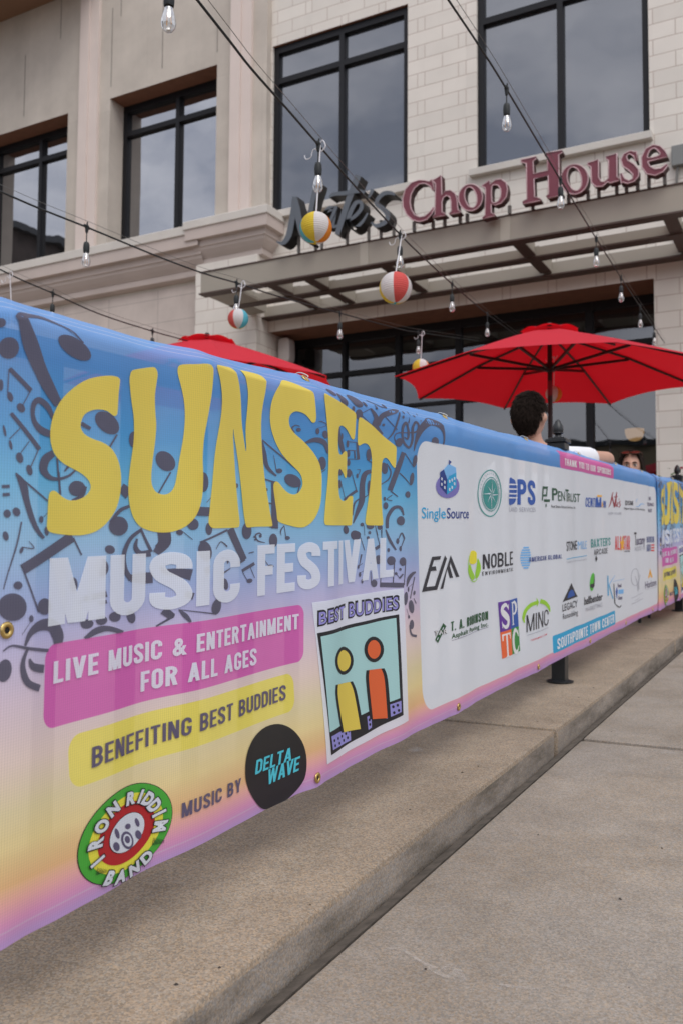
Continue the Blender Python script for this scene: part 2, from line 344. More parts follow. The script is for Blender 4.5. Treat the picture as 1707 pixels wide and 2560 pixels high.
def glass_mat(name, tint, see=.0, refl=.5):
    m = bpy.data.materials.new(name); m.use_nodes = True; n = m.node_tree; n.nodes.clear(); L = n.links.new
    o = n.nodes.new('ShaderNodeOutputMaterial'); gl = n.nodes.new('ShaderNodeBsdfGlossy'); gl.inputs['Roughness'].default_value = .015; gl.inputs['Color'].default_value = (.93,.95,1,1)
    df = n.nodes.new('ShaderNodeBsdfDiffuse'); df.inputs[0].default_value = (*tint, 1)
    tr = n.nodes.new('ShaderNodeBsdfTransparent'); tr.inputs[0].default_value = (.55,.58,.60,1)
    a = n.nodes.new('ShaderNodeMixShader'); a.inputs[0].default_value = see; L(df.outputs[0], a.inputs[1]); L(tr.outputs[0], a.inputs[2])
    lw = n.nodes.new('ShaderNodeLayerWeight'); lw.inputs[0].default_value = .3
    mr = n.nodes.new('ShaderNodeMapRange'); mr.inputs[3].default_value = refl; mr.inputs[4].default_value = 1.0; L(lw.outputs['Fresnel'], mr.inputs[0])
    gn = n.nodes.new('ShaderNodeNewGeometry'); wz = n.nodes.new('ShaderNodeTexNoise'); wz.inputs['Scale'].default_value = .9; wz.inputs['Detail'].default_value = 2; L(gn.outputs['Position'], wz.inputs['Vector']); wb = n.nodes.new('ShaderNodeBump'); wb.inputs['Strength'].default_value = .5; wb.inputs['Distance'].default_value = .012; L(wz.outputs[0], wb.inputs['Height']); L(wb.outputs[0], gl.inputs['Normal'])
    b = n.nodes.new('ShaderNodeMixShader'); L(mr.outputs[0], b.inputs[0]); L(a.outputs[0], b.inputs[1]); L(gl.outputs[0], b.inputs[2]); L(b.outputs[0], o.inputs[0]); return m
M_gl1 = glass_mat('mirror_glass', (.012,.011,.011), .0, .36)
M_gl2 = glass_mat('grey_glass', (.032,.036,.042), .0, .175)
M_gl3 = glass_mat('shop_glass', (.010,.011,.011), .5, .11)
bld = thing('restaurant_building', 'pale stone and beige stucco restaurant front with tall dark windows and a deep shop opening', 'building', (-5, 11.7, -.2))
def wall_open(x0, x1, z0, z1, Y, depth, ops, mb):
    xs = sorted({x0, x1, *[v for o in ops for v in o[:2]]}); zs = sorted({z0, z1, *[v for o in ops for v in o[2:4]]})
    for i in range(len(xs)-1):
        for j in range(len(zs)-1):
            cx, cz = (xs[i]+xs[i+1])/2, (zs[j]+zs[j+1])/2
            if any(o[0] < cx < o[1] and o[2] < cz < o[3] for o in ops): continue
            mb.m = 0; mb.add([(xs[i],Y,zs[j]),(xs[i+1],Y,zs[j]),(xs[i+1],Y,zs[j+1]),(xs[i],Y,zs[j+1])], [(0,1,2,3)])
    for o in ops:
        a, b, c, d, dep = o[:5]; y2 = Y+dep
        mb.m = 0; mb.add([(a,Y,c),(a,y2,c),(a,y2,d),(a,Y,d)], [(3,2,1,0)]); mb.add([(b,Y,c),(b,y2,c),(b,y2,d),(b,Y,d)], [(0,1,2,3)])
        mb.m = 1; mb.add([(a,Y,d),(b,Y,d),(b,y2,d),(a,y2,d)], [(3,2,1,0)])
        mb.m = 0; mb.add([(a,Y,c),(b,Y,c),(b,y2,c),(a,y2,c)], [(0,1,2,3)])
    mb.m = 0
YS, YL = 11.70, 11.58
W3, W4, DO = (-7.65,-5.29,5.56,8.304,.12), (-4.228,-1.898,5.556,8.60,.12), (-7.675,-1.875,-.6,3.66,.74)
mb = MB(); wall_open(-7.675, 5.0, -.6, 11.2, YS, .6, [W3, W4, DO], mb)
mb.build('stone_wall', [M_stone, M_brown], bld, recalc=False)
W2, W1, W0 = (-10.98,-8.655,5.30,8.22,.42), (-14.30,-11.99,5.30,8.20,.42), (-17.6,-15.3,5.30,8.2,.42)
mb = MB(); wall_open(-22, -7.675, 4.6, 11.2, YL, .5, [W2, W1, W0], mb); mb.m = 0
mb.add([(-7.675,YL,4.6),(-7.675,YS+.1,4.6),(-7.675,YS+.1,11.2),(-7.675,YL,11.2)], [(0,1,2,3)])
mb.build('stucco_wall', [M_stucco, M_brown], bld, recalc=False)
mb = MB(); mb.add([(-22,YL,-.6),(-8.7,YL,-.6),(-8.7,YL,4.6),(-22,YL,4.6)], [(0,1,2,3)]); mb.build('scored_wall', M_lower, bld, recalc=False)
MB().box(-8.86, -7.672, 11.36, 11.9, -.6, 4.82).build('stone_pier', M_stone, bld, bevel=.012)
for xa, xb in ((-11.655,-11.235), (-8.335,-7.945)):
    xm = (xa+xb)/2
    mb = MB(); mb.box(xa, xm, YL-.085, YL+.01, 4.9, 11.2); mb.box(xm+.002, xb, YL-.055, YL+.01, 4.9, 11.2); mb.build('pilaster', M_pink, bld)
# panel joints scored in the upper stucco
mb = MB()
for px, y0, y1 in ((155,0,97),(65,137,290),(283,20,215),(305,-20,40),(410,-20,170),(545,60,130)):
    a, b = PY(px, y0, YL), PY(px, y1, YL); MB().box(a.x-.007, a.x+.007, YL-.003, YL+.05, b.z, a.z).build('panel_joint', mat('joint_sealant', (.20,.18,.16), .95), bld)
MB().box(-22, -11.2, 10.2, YL-.003, 10.456, 10.7).build('eave', M_soffit, bld)
# cornice: profile (projection, z) swept round the pier
def sweep(path, prof, name, mats, split):
    n = len(path); offs = []
    for i in range(n):
        def nrm(a, b):
            d = (Vector(b)-Vector(a)).normalized(); return Vector((d.y, -d.x))
        if i == 0: q = nrm(path[0], path[1])
        elif i == n-1: q = nrm(path[-2], path[-1])
        else:
            n1, n2 = nrm(path[i-1], path[i]), nrm(path[i], path[i+1]); q = (n1+n2); q = q/(q.dot(n1))
        offs.append(q)
    mb = MB(); k = len(prof)
    for i in range(n):
        for (o, z) in prof: mb.v.append((path[i][0]+offs[i].x*o, path[i][1]+offs[i].y*o, z))
    for i in range(n-1):
        for j in range(k-1):
            mb.f.append((i*k+j, (i+1)*k+j, (i+1)*k+j+1, i*k+j+1)); mb.mi.append(0 if j < split else 1)
    return mb.build(name, mats, bld)
PRO = [(-.35,5.50),(.0,5.50),(.36,5.49),(.37,5.48),(.37,5.362),(.35,5.355),(.345,5.352),(.345,5.182),(.26,5.175),(.255,5.165),(.255,5.078),(.235,5.072),(.22,5.03),(.17,4.97),(.125,4.925),(.12,4.92),(.125,4.915),(.11,4.912),(.11,4.82),(.06,4.80),(.0,4.79),(-.2,4.79)]
PROL = [(o, z-.055 if 4.9 > z else z-.03) for o, z in PRO]; PROL = [(o, 5.45+(z-5.50)*1.12) for o, z in PRO]
sweep([(-22,YL-.01),(-8.72,YL-.01)], PROL, 'cornice', [M_cap, M_trim], 5)
sweep([(-8.66,YL+.35),(-8.66,11.50),(-7.70,11.50),(-7.70,YS)], [(o*.88, z) for o, z in PRO], 'cornice', [M_cap, M_trim], 5)
# windows
def window(op, Y, mull, tran, glassm, fw=.075, see=None, sill=True, inset=.0):
    a, b, c, d, dep = op; y = Y+dep-.04; mb = MB()
    mb.box(a, a+fw, y-.03, y+.09, c, d); mb.box(b-fw, b, y-.03, y+.09, c, d); mb.box(a+fw, b-fw, y-.03, y+.09, d-fw*1.3, d); mb.box(a+fw, b-fw, y-.03, y+.09, c, c+fw*.6)
    for m in mull: mb.box(m-.04, m+.04, y-.035, y+.088, c+fw*.6, d-fw*1.3)
    for t in tran: mb.box(a+fw, b-fw, y-.032, y+.086, t-.045, t+.045)
    f = mb.build('window', M_frame, bld)
    g = MB(); xs = [a+fw]+list(mull)+[b-fw]; zs = [c]+list(tran)+[d]
    for i in range(len(xs)-1):
        for j in range(len(zs)-1):
            q = MB(); t = random.uniform(-.0012, .0012)
            q.add([(xs[i],y+.035,zs[j]),(xs[i+1],y+.035+t,zs[j]),(xs[i+1],y+.035+t,zs[j+1]),(xs[i],y+.035,zs[j+1])], [(0,1,2,3)])
            q.build('pane', glassm, f, recalc=False)
    return f
f1 = window(W1, YL, [-13.04], [7.70], M_gl1, .09); f2 = window(W2, YL, [-9.745], [7.70], M_gl1, .09); window(W0, YL, [-16.4], [7.7], M_gl1, .09)
f3 = window(W3, YS, [-6.42], [7.73], M_gl2, .085); f4 = window(W4, YS, [-3.055], [7.72], M_gl2, .085)
MB().box(-7.63, -5.20, YS-.10, YS+.1, 5.44, 5.556).build('sill', M_cap, f3, bevel=.006)
MB().box(-4.31, -1.86, YS-.10, YS+.1, 5.455, 5.552).build('sill', M_cap, f4, bevel=.006)
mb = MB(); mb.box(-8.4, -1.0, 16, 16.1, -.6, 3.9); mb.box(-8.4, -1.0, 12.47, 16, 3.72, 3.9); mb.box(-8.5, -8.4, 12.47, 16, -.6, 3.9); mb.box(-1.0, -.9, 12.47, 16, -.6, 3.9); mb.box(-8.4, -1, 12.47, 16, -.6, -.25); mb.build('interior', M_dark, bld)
# shop front in the opening
YG = 12.40
mb = MB()
for x, w in ((-7.63,.09),(-6.68,.06),(-5.745,.075),(-4.76,.085),(-2.845,.10),(-1.92,.09)): mb.box(x-w/2, x+w/2, YG-.06, YG+.06, -.3, 3.66)
for z, w in ((3.03,.075),(2.44,.05),(3.60,.12),(.42,.1)): mb.box(-7.66, -1.89, YG-.055, YG+.055, z-w/2, z+w/2)
sf = mb.build('shop_front', M_frame, bld)
xs = [-7.63,-6.68,-5.745,-4.76,-2.845,-1.92]; zs = [-.3,.42,2.44,3.03,3.6]
for i in range(5):
    for j in range(4):
        q = MB(); t = random.uniform(-.004, .004)
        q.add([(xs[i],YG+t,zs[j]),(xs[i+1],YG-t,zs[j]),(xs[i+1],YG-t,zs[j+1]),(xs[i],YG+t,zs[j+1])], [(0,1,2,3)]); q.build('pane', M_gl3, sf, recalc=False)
# canopy
M_can = mat('canopy_paint', (.33,.30,.25), .55, var=.05, vscale=1.2, spec=.4)
M_cand = mat('canopy_edge', (.085,.055,.045), .6)
mb = MB(); XL, XR = -7.78, 3.5
mb.box(XL, XR, 10.10, 10.16, 3.862, 4.155)
can = mb.build('canopy', M_can, bld)
mb = MB(); mb.box(XL-.02, XR, 10.08, 10.24, 3.84, 3.860); mb.box(XL-.02, XR, 10.085, 10.24, 4.157, 4.172); mb.build('beam_flange', M_cand, can)
mb = MB(); mb.box(XL, XR, 10.80, 10.94, 3.875, 3.985); mb.build('purlin', M_can, can)
mb = MB(); mb.box(XL, XR, 10.79, 10.965, 3.853, 3.873); mb.box(-7.67, XR, 11.50, 11.695, 3.835, 3.853); mb.build('beam_flange', M_cand, can)
MB().box(-7.67, XR, 11.58, 11.697, 3.855, 4.03).build('ledger', M_can, can)
mb = MB(); mb.box(XL, XL+.30, 10.165, 11.35, 3.862, 4.10); mb.box(XL+.02, XL+.55, 10.24, 10.79, 3.861, 3.90); mb.build('end_beam', M_can, can)
for x in (-6.72, -6.13, -4.97, -3.20, -1.47, .28, 2.03):
    mb = MB(); mb.box(x-.06, x+.06, 10.165, 10.79, 3.89, 4.06); mb.box(x-.06, x+.06, 10.966, 11.575, 3.89, 4.06); r_ = mb.build('rafter', M_can, can); mb = MB(); mb.box(x-.075, x+.075, 10.245, 10.785, 3.874, 3.888); mb.box(x-.075, x+.075, 10.97, 11.495, 3.874, 3.888); mb.build('shaded_rafter_flange', M_cand, r_)  # dark flange strips put the shade of the rafter undersides into their colour
mb = MB()
for px in (910, 1262): x = PY(px, 620, 10.1).x; MB().box(x-.06, x+.06, 10.093, 10.099, 3.863, 4.154).build('splice_plate', mat('splice_paint', (.40,.37,.31), .5), can)
# ------------------------------------------------------------------ roof sign
def trf(x0, y0, s, pts): return [(x0+p[0]/s, y0+p[1]/s)+tuple(q/s for q in p[2:]) for p in pts]
M_mface = mat('maroon_face', (.175,.040,.060), .45, var=.05)
M_mside = mat('shaded_maroon_return', (.055,.012,.012), .5)  # the face's maroon darkened, so shade on the letter sides is painted in
M_mtrim = mat('rose_edge_tube', (.52,.36,.38), .4)
M_gface = mat('slate_face', (.105,.122,.142), .45)
M_gside = mat('black_return', (.012,.012,.013), .5)
M_post = mat('grey_standoff', (.16,.155,.145), .6)
def XZ(pts, Y): return [(PY(p[0], p[1], Y).x, PY(p[0], p[1], Y).z) for p in pts]
def sign_letter(root, poly, holes, Y, dep, face, side, trim=None, smooth=0):
    P = XZ(catmull(poly, 3) if smooth else poly, Y); H = [XZ(catmull(h, 3), Y) for h in holes]
    mb = MB(); mb.m = 1; mb.prism_y(P, H, Y, Y+dep); mb.m = 0; mb.prism_y(P, H, Y-.004, Y-.001)
    l = mb.build('letter', [face, side], root)
    if trim:
        t = MB()
        for loop in [P]+H: t.tube([(p[0], Y-.006, p[1]) for p in loop+loop[:1]], .0075, 5, False)
        t.build('edge_tube', trim, l, smooth=True)
    return l
YF = 9.93
sg = thing('raised_letter_sign', 'dark maroon serif capitals with pale pink edges standing on the canopy beam', 'sign', (-3.4, YF, 4.17), None)
Pc = lambda pts: trf(1000, 400, 3.92, pts)
P2 = lambda pts: trf(854, 0, 1.8382, pts)
LET = [
 (Pc([(318,198),(325,250),(330,300),(318,300),(290,255),(240,230),(190,235),(140,275),(105,340),(95,410),(105,480),(140,540),(190,562),(240,552),(290,510),(322,460),(336,468),(310,530),(260,585),(190,607),(120,590),(60,535),(28,460),(25,380),(50,290),(110,225),(180,200),(240,203),(285,214),(300,196)]), []),
 (Pc([(310,203),(350,185),(400,150),(404,250),(406,350),(440,305),(490,298),(535,328),(555,380),(562,470),(570,498),(588,505),(586,520),(480,536),(478,524),(500,505),(497,410),(482,362),(452,350),(422,370),(408,410),(408,512),(442,530),(440,545),(318,567),(318,553),(341,535),(345,235),(330,216),(310,214)]), []),
 (Pc(ell(688,370,118,131,8,26)), [Pc(ell(690,368,58,103,-12,22))]),
 (Pc([(800,252),(840,225),(872,200),(880,243),(930,197),(985,189),(1035,225),(1050,290),(1037,365),(988,425),(930,446),(890,432),(890,520),(925,536),(925,550),(805,580),(805,566),(831,545),(834,288),(824,270),(802,266)]), [Pc([(895,268),(925,246),(960,254),(984,300),(980,365),(955,408),(922,422),(896,402)])]),
 (P2([(822,746),(822,735),(892,720),(892,730),(878,742),(880,800),(945,785),(943,720),(932,716),(932,706),(1012,691),(1012,702),(996,712),(998,878),(1012,886),(1012,897),(945,913),(938,903),(950,893),(947,808),(882,823),(884,905),(912,913),(912,923),(830,939),(830,928),(850,915),(846,752)]), []),
 (P2(ell(1068,825,63,69,10,26)), [P2(ell(1068,823,32,55,-12,22))]),
 (P2([(1128,750),(1155,742),(1178,733),(1179,815),(1190,836),(1206,837),(1224,820),(1224,738),(1213,731),(1212,721),(1262,706),(1263,812),(1273,820),(1273,831),(1229,843),(1223,835),(1196,858),(1166,859),(1146,840),(1143,768),(1128,760)]), []),
 (P2([(1352,696),(1358,740),(1349,742),(1338,718),(1320,707),(1307,718),(1312,738),(1340,755),(1362,780),(1363,810),(1342,835),(1312,844),(1290,838),(1283,846),(1276,800),(1286,798),(1298,822),(1318,832),(1335,822),(1336,802),(1315,782),(1290,765),(1281,735),(1295,708),(1325,694),(1343,700)]), []),
 (P2([(1404,744),(1498,722),(1485,695),(1460,672),(1428,667),(1395,685),(1375,725),(1378,770),(1400,800),(1440,807),(1475,790),(1498,760),(1490,754),(1465,775),(1437,779),(1414,766)]), [P2([(1405,727),(1412,696),(1431,682),(1448,690),(1459,714)])])]
for i, (po, ho) in enumerate(LET): sign_letter(sg, po, ho, YF, .115, M_mface, M_mside, M_mtrim)
mb = MB()
for px, py in [(1000+v/3.92, 555) for v in (135,320,435,585,655,1070)] + [(1331, 515), (1307+445/3.92, 500), (1307+635/3.92, 485), (1307+740/3.92, 478), (1307+915/3.92, 462), (1307+1010/3.92, 455), (1307+1120/3.92, 452), (1307+1230/3.92, 440), (1307+1385/3.92, 432)]:
    p = PY(px, py, YF+.15); MB().box(p.x-.018, p.x+.018, YF+.132, YF+.168, 4.174, max(p.z, 4.27)).build('standoff', M_post, sg)
sn = thing('script_letter_sign', 'slate grey brush script letters with deep black sides at the left end of the canopy', 'sign', (-6.2, YF, 4.17), None)
Ps = lambda pts: trf(680, 400, 3.92, pts)
SCR = [[(48,800,14),(110,815,40),(165,740,56),(195,600,56),(212,480,50),(222,362,44)], [(222,362,46),(245,470,60),(268,600,62),(310,740,60),(385,815,30)], [(345,800,26),(378,700,40),(375,560,48),(395,420,46),(440,255,56),(452,215,50)],
 [(610,470,30),(560,470,34),(510,540,38),(500,610,36),(540,640,30),(590,560,30),(625,470,34)], [(630,450,34),(608,560,36),(600,650,34),(650,640,18)],
 [(845,150,58),(800,260,60),(735,430,56),(680,600,56),(640,730,46)], [(562,365,18),(610,335,36),(720,325,40),(840,305,38),(905,318,24)],
 [(745,590,18),(800,560,34),(870,480,38),(868,415,32),(815,425,40),(760,530,44),(748,620,42),(800,670,34),(880,610,28),(935,520,16)],
 [(985,288,34),(965,330,32),(945,372,12)], [(1200,345,14),(1170,325,34),(1100,325,40),(1040,375,40),(1025,430,42),(1085,480,48),(1130,540,48),(1105,610,42),(1020,645,36),(970,610,14)]]
for i, s in enumerate(SCR): sign_letter(sn, Ps(stroke_poly(s, 5)), [], YF-.004*(i % 4), .20-.004*(i % 3), M_gface, M_gside)
mb = MB()
for v, py in ((265,610),(430,600),(490,595),(735,580),(945,560),(1065,565),(1190,560)):
    p = PY(680+v/3.92, py, YF+.15); MB().box(p.x-.016, p.x+.016, YF+.135, YF+.167, 4.174, max(p.z, 4.40)).build('standoff', M_post, sn)
# ------------------------------------------------------------------ string lights and lanterns
M_cable = mat('black_rubber', (.014,.017,.018), .55)
M_wire = mat('steel_wire', (.16,.16,.15), .4, metal=.6)
M_fil = mat('amber_filament', (.85,.36,.06), .5)
M_rib = mat('white_ribbon', (.72,.71,.74), .6)
def bulb_glass():
    m = bpy.data.materials.new('clear_bulb_glass'); m.use_nodes = True; n = m.node_tree; n.nodes.clear(); L = n.links.new
    o = n.nodes.new('ShaderNodeOutputMaterial'); g = n.nodes.new('ShaderNodeBsdfGlossy'); g.inputs['Roughness'].default_value = .03
    t = n.nodes.new('ShaderNodeBsdfTransparent'); t.inputs[0].default_value = (.93,.94,.95,1); lw = n.nodes.new('ShaderNodeLayerWeight'); lw.inputs[0].default_value = .45
    mr = n.nodes.new('ShaderNodeMapRange'); mr.inputs[3].default_value = .20; mr.inputs[4].default_value = 1.0; L(lw.outputs['Facing'], mr.inputs[0])
    x = n.nodes.new('ShaderNodeMixShader'); L(mr.outputs[0], x.inputs[0]); L(t.outputs[0], x.inputs[1]); L(g.outputs[0], x.inputs[2]); L(x.outputs[0], o.inputs[0]); return m
M_bulb = bulb_glass()
def PV(px, py, a, b):                      # the vertical plane x = a + b*y the cable hangs in
    d = ray(px, py); return d*(a/(d.x - b*d.y))
def string_light(label, ab, pix, bulbs):
    pts = [PV(x, y, *ab) for x, y in pix]
    t = thing('string_light', label, 'string light', tuple(pts[0]), 'string lights over the patio')
    MB().tube(catmull([tuple(p) for p in pts], 4, False), .0052, 6).build('cable', M_cable, t, smooth=True)
    gw = [p+Vector((.014, 0, .028)) for i, p in enumerate(pts)]
    MB().tube(catmull([tuple(p) for p in gw], 3, False), .0014, 5).build('guide_wire', M_wire, t)
    for (x, y, hang) in bulbs:
        p = PV(x, y, *ab); d = p.y
        c = MB().tube([p+Vector((0,-.02,.006)), p+Vector((0,0,.004)), p+Vector((0,.02,-.004))], [.006,.012,.006], 8)
        c.tube([p, p+Vector((0,0,-.03))], [.011,.007], 8); c.tube([p+Vector((0,0,.0)), p+Vector((.004,0,.028))], .004, 6); c.tube([p, p-Vector((0,0,hang))], .0032, 6); q = p-Vector((0,0,hang))
        c.lathe(q, [(.006,.004),(.013,0),(.0165,-.012),(.0175,-.03),(.0165,-.05),(.0150,-.056)], 14)
        s = c.build('socket', M_cable, t, smooth=True, autosmooth=50); b0 = q-Vector((0,0,.057))
        MB().lathe(b0, [(.0125,.002),(.0135,-.008),(.018,-.022),(.0225,-.04),(.0235,-.052),(.021,-.066),(.013,-.077),(.003,-.081)], 16).build('bulb', M_bulb, s, smooth=True)
        f = MB(); k = .012
        for sx in (-1, 1): f.tube([b0+Vector((sx*.006,0,-.018)), b0+Vector((sx*.009,.002,-.056))], .0013, 5)
        f.build('filament', M_fil, s)
S1, S2, S3, S4 = (-1.375,-.18), (-1.15,-.046), (-3.5,0.0), (-5.0,0.0)
string_light('long cable of clear bulbs from the top edge across the tall window and script letters', S1,
   [(330,-215),(425,-88),(494,0),(576,104),(630,173),(716,270),(796,362),(900,480),(999,586),(1045,632),(1129,710),(1217,785),(1300,845)],
   [(425,-88,.078),(796,362,.085),(999,586,.075),(1129,710,.085),(1217,785,.085)])
string_light('black cable of clear bulbs passing over the right hand window and the maroon letters', S2,
   [(1040,-125),(1120,0),(1195,112),(1265,223),(1400,450),(1489,596),(1551,694),(1599,767),(1634,818),(1660,858)],
   [(1265,223,.075),(1400,450,.045),(1489,596,.075),(1551,694,.075),(1599,767,.07),(1634,818,.06)])
string_light('black cable of clear bulbs crossing in front of the left cornice to the canopy end', S3,
   [(-60,452),(0,478),(97,520),(218,568),(400,643),(512,684),(598,709),(700,742),(850,783),(1000,823),(1052,832),(1194,852)],
   [(218,568,.085),(592,708,.085),(850,783,.08),(1045,831,.08)])
string_light('lowest black cable of clear bulbs, just above the top of the printed banner at left', S4,
   [(-60,642),(0,673),(60,702),(133,733),(250,785),(382,828),(470,852)], [(133,733,.085),(382,828,.06)])
COL = dict(y=(.80,.60,.06), w=(.78,.75,.76), o=(.85,.28,.03), b=(.12,.52,.66), r=(.72,.11,.10))
def paper(k):
    nme = {'y':'yellow','w':'white','o':'orange','b':'sky_blue','r':'coral'}[k]+'_paper'
    if nme in MATS: return MATS[nme]
    m = mat(nme, COL[k], .8, var=.04, vscale=30); n = m.node_tree; L = n.links.new; p = n.nodes['Principled BSDF']
    t = n.nodes.new('ShaderNodeBsdfTranslucent'); t.inputs[0].default_value = (*COL[k],1); x = n.nodes.new('ShaderNodeMixShader'); x.inputs[0].default_value = .3
    L(p.outputs[0], x.inputs[1]); L(t.outputs[0], x.inputs[2]); L(x.outputs[0], n.nodes['Material Output'].inputs[0]); return m
def lantern(label, top, c, rad, seq, phase, tilt=0.0):
    t = thing('paper_lantern', label, 'lantern', tuple(c), 'beach ball lanterns on the cables')
    mb = MB(); n, rows = 48, 44; o = 0; ks = sorted(set(seq)); cam_az = math.atan2(-c.y, -c.x)
    rot = Matrix.Rotation(tilt, 3, Vector((math.sin(cam_az), -math.cos(cam_az), 0)))
    for i in range(rows+1):
        th = .10+(math.pi-.2)*i/rows; rr = rad*(1+.012*math.cos(i*math.pi))*math.sin(th); z = rad*.985*math.cos(th)
        for k in range(n): a = 2*math.pi*k/n + cam_az; mb.v.append(tuple(c+rot @ Vector((rr*math.cos(a), rr*math.sin(a), z))))
    for i in range(rows):
        for k in range(n):
            mb.f.append((i*n+k, i*n+(k+1)%n, (i+1)*n+(k+1)%n, (i+1)*n+k))
            mb.mi.append(ks.index(seq[int(((k+.5)/n*360+phase) % 360/360*len(seq))]))
    mb.build('paper_shade', [paper(k) for k in ks], t, smooth=False)
    r = MB(); pt = c+rot @ Vector((0,0,rad)); top = Vector(top)
    r.tube([top+Vector((.008,0,0)), (top+pt)/2+Vector((.006,0,0)), pt], .0035, 6)
    r.tube(catmull([tuple(top+Vector(v)) for v in ((.0,0,.0),(.02,0,.02),(.035,0,-.01),(.01,0,-.03),(-.02,0,-.01))], 4, False), .003, 5)
    r.tube(catmull([tuple(top+Vector(v)) for v in ((0,0,-.01),(-.03,0,-.015),(-.04,0,-.045),(-.065,0,-.05),(-.075,0,-.03))], 4, False), .0022, 5)
    r.build('ribbon', M_rib, t)
def lan(label, ab, top, ctr, rpx, seq, phase, tilt=.25):
    c = PV(*ctr, *ab); lantern(label, PV(*top, *ab), c, rpx*c.dot(AF)/F, seq, phase, tilt)
lan('yellow, white and orange striped round paper lantern hanging in front of the script letters', S1, (797,364), (790,570), 40, 'bywowy', 124, .2)
lan('white and coral striped round paper lantern hanging below the canopy beam', S1, (1000,588), (988,720), 40.5, 'rwybyw', 5, .15)
lan('small coral, white and blue striped paper lantern hanging at the left end of the canopy', S3, (603,710), (596,797), 25.5, 'wbywyr', 30, .1)
lan('yellow and orange striped paper lantern half hidden by the rim of the large red umbrella', S3, (1052,833), (1051,918), 21, 'oywoyw', 130, .1)
lan('striped paper lantern hanging low behind the top left corner of the banner', S4, (24,686), (29,835), 26, 'wbryow', 10, .1)
# ------------------------------------------------------------------ patio umbrellas
def cloth_red():
    m = mat('red_canvas', (.74,.008,.024), .85, var=.04, vscale=3, bump=.1, bscale=200); n = m.node_tree; L = n.links.new; p = n.nodes['Principled BSDF']; p.inputs['Sheen Weight'].default_value = .4; p.inputs['Sheen Tint'].default_value = (1,.28,.38,1)
    t = n.nodes.new('ShaderNodeBsdfTranslucent'); t.inputs[0].default_value = (.72,.004,.012,1); x = n.nodes.new('ShaderNodeMixShader'); x.inputs[0].default_value = .34
    L(p.outputs[0], x.inputs[1]); L(t.outputs[0], x.inputs[2]); L(x.outputs[0], n.nodes['Material Output'].inputs[0]); return m
M_red = cloth_red(); M_pole = mat('dark_bronze_pole', (.020,.013,.012), .4)
def umbrella(label, base, rim_z, R_, top_z, a0, tilt=0.0):
    bx, by = base; fz = -.728+gz(by)
    t = thing('patio_umbrella', label, 'umbrella', (bx, by, fz), 'red patio umbrellas')
    def rim(k, r, frac):
        a = R(a0+45*k); return Vector((bx+r*math.cos(a), by+r*math.sin(a), 0))
    def canopy(r0, r1, z0, z1, sag, dip, nm, N=10, M=8):
        mb = MB()
        for g in range(8):
            A, B = R(a0+45*g), R(a0+45*(g+1)); o = len(mb.v)
            for i in range(N+1):
                f = i/N; r = r0+(r1-r0)*f
                for j in range(M+1):
                    s = j/M; x = (math.cos(A)*(1-s)+math.cos(B)*s)*r; y = (math.sin(A)*(1-s)+math.sin(B)*s)*r
                    e = 4*s*(1-s)
                    z = z0+(z1-z0)*(f**1.12) - sag*e*f*(1.15-f) + dip*e*(f**5)
                    k2 = 1-.045*e*(f**4); mb.v.append((bx+x*k2, by+y*k2, z))
            for i in range(N):
                for j in range(M): q = o+i*(M+1)+j; mb.f.append((q, q+1, q+M+2, q+M+1)); mb.mi.append(0)
        return mb.build(nm, M_red, t, smooth=True, autosmooth=30, recalc=False)
    canopy(.10, R_, top_z-.045, rim_z, .03, .03, 'canopy')
    canopy(.02, .27, top_z+.012, top_z-.062, -.01, .028, 'vent', 5, 6)
    mb = MB().tube([(bx,by,fz+.03),(bx,by,top_z-.02)], .021, 14); mb.lathe((bx,by,fz), [(.26,0),(.26,.05),(.06,.09),(.04,.3)], 24); mb.build('pole', M_pole, t, smooth=True, autosmooth=40)
    MB().tube([(bx,by,rim_z-.13),(bx,by,rim_z+.00)], .0215, 14, True).build('pole_joint', mat('red_tint_sleeve', (.18,.012,.02), .4), t)
    MB().lathe((bx,by,top_z), [(.02,.008),(.024,.018),(.02,.03),(.008,.036)], 12).build('finial', M_pole, t, smooth=True)
    hz = rim_z+.13
    MB().lathe((bx,by,hz), [(.03,-.05),(.05,-.04),(.05,.02),(.03,.03)], 14).build('hub', M_pole, t)
    for k in range(8):
        a = R(a0+45*k); d = Vector((math.cos(a), math.sin(a), 0)); tip = Vector((bx,by,0))+d*R_*.985; tip.z = rim_z-.012; c = Vector((bx,by,top_z-.07))
        mid = Vector((bx,by,0))+d*R_*.52; mid.z = top_z-.045+(rim_z-top_z+.045)*(.49**1.12)-.016
        MB().tube([c+d*.03, mid, tip], [.011,.011,.010], 6).build('rib', M_pole, t)
        MB().bar(Vector((bx,by,hz-.02))+d*.045, mid-Vector((0,0,.012)), .019, .022).build('strut', M_pole, t)
umbrella('large red umbrella open over the seated man, its black ribs seen from below', (-2.12,7.72), 1.63, 1.385, 2.115, -100)
u2 = PD(518,868,8.3)
umbrella('red umbrella mostly hidden behind the banner, only its crown and right slope showing', (u2.x,u2.y), u2.z-.40, 1.30, u2.z+.10, -92)
c5 = PD(1383,985,8.3)
lantern('pale striped paper lantern hanging in the shade beneath the large red umbrella', c5+Vector((0,0,.36)), c5, 20*8.3/F, 'owwoyw', 150, .1)
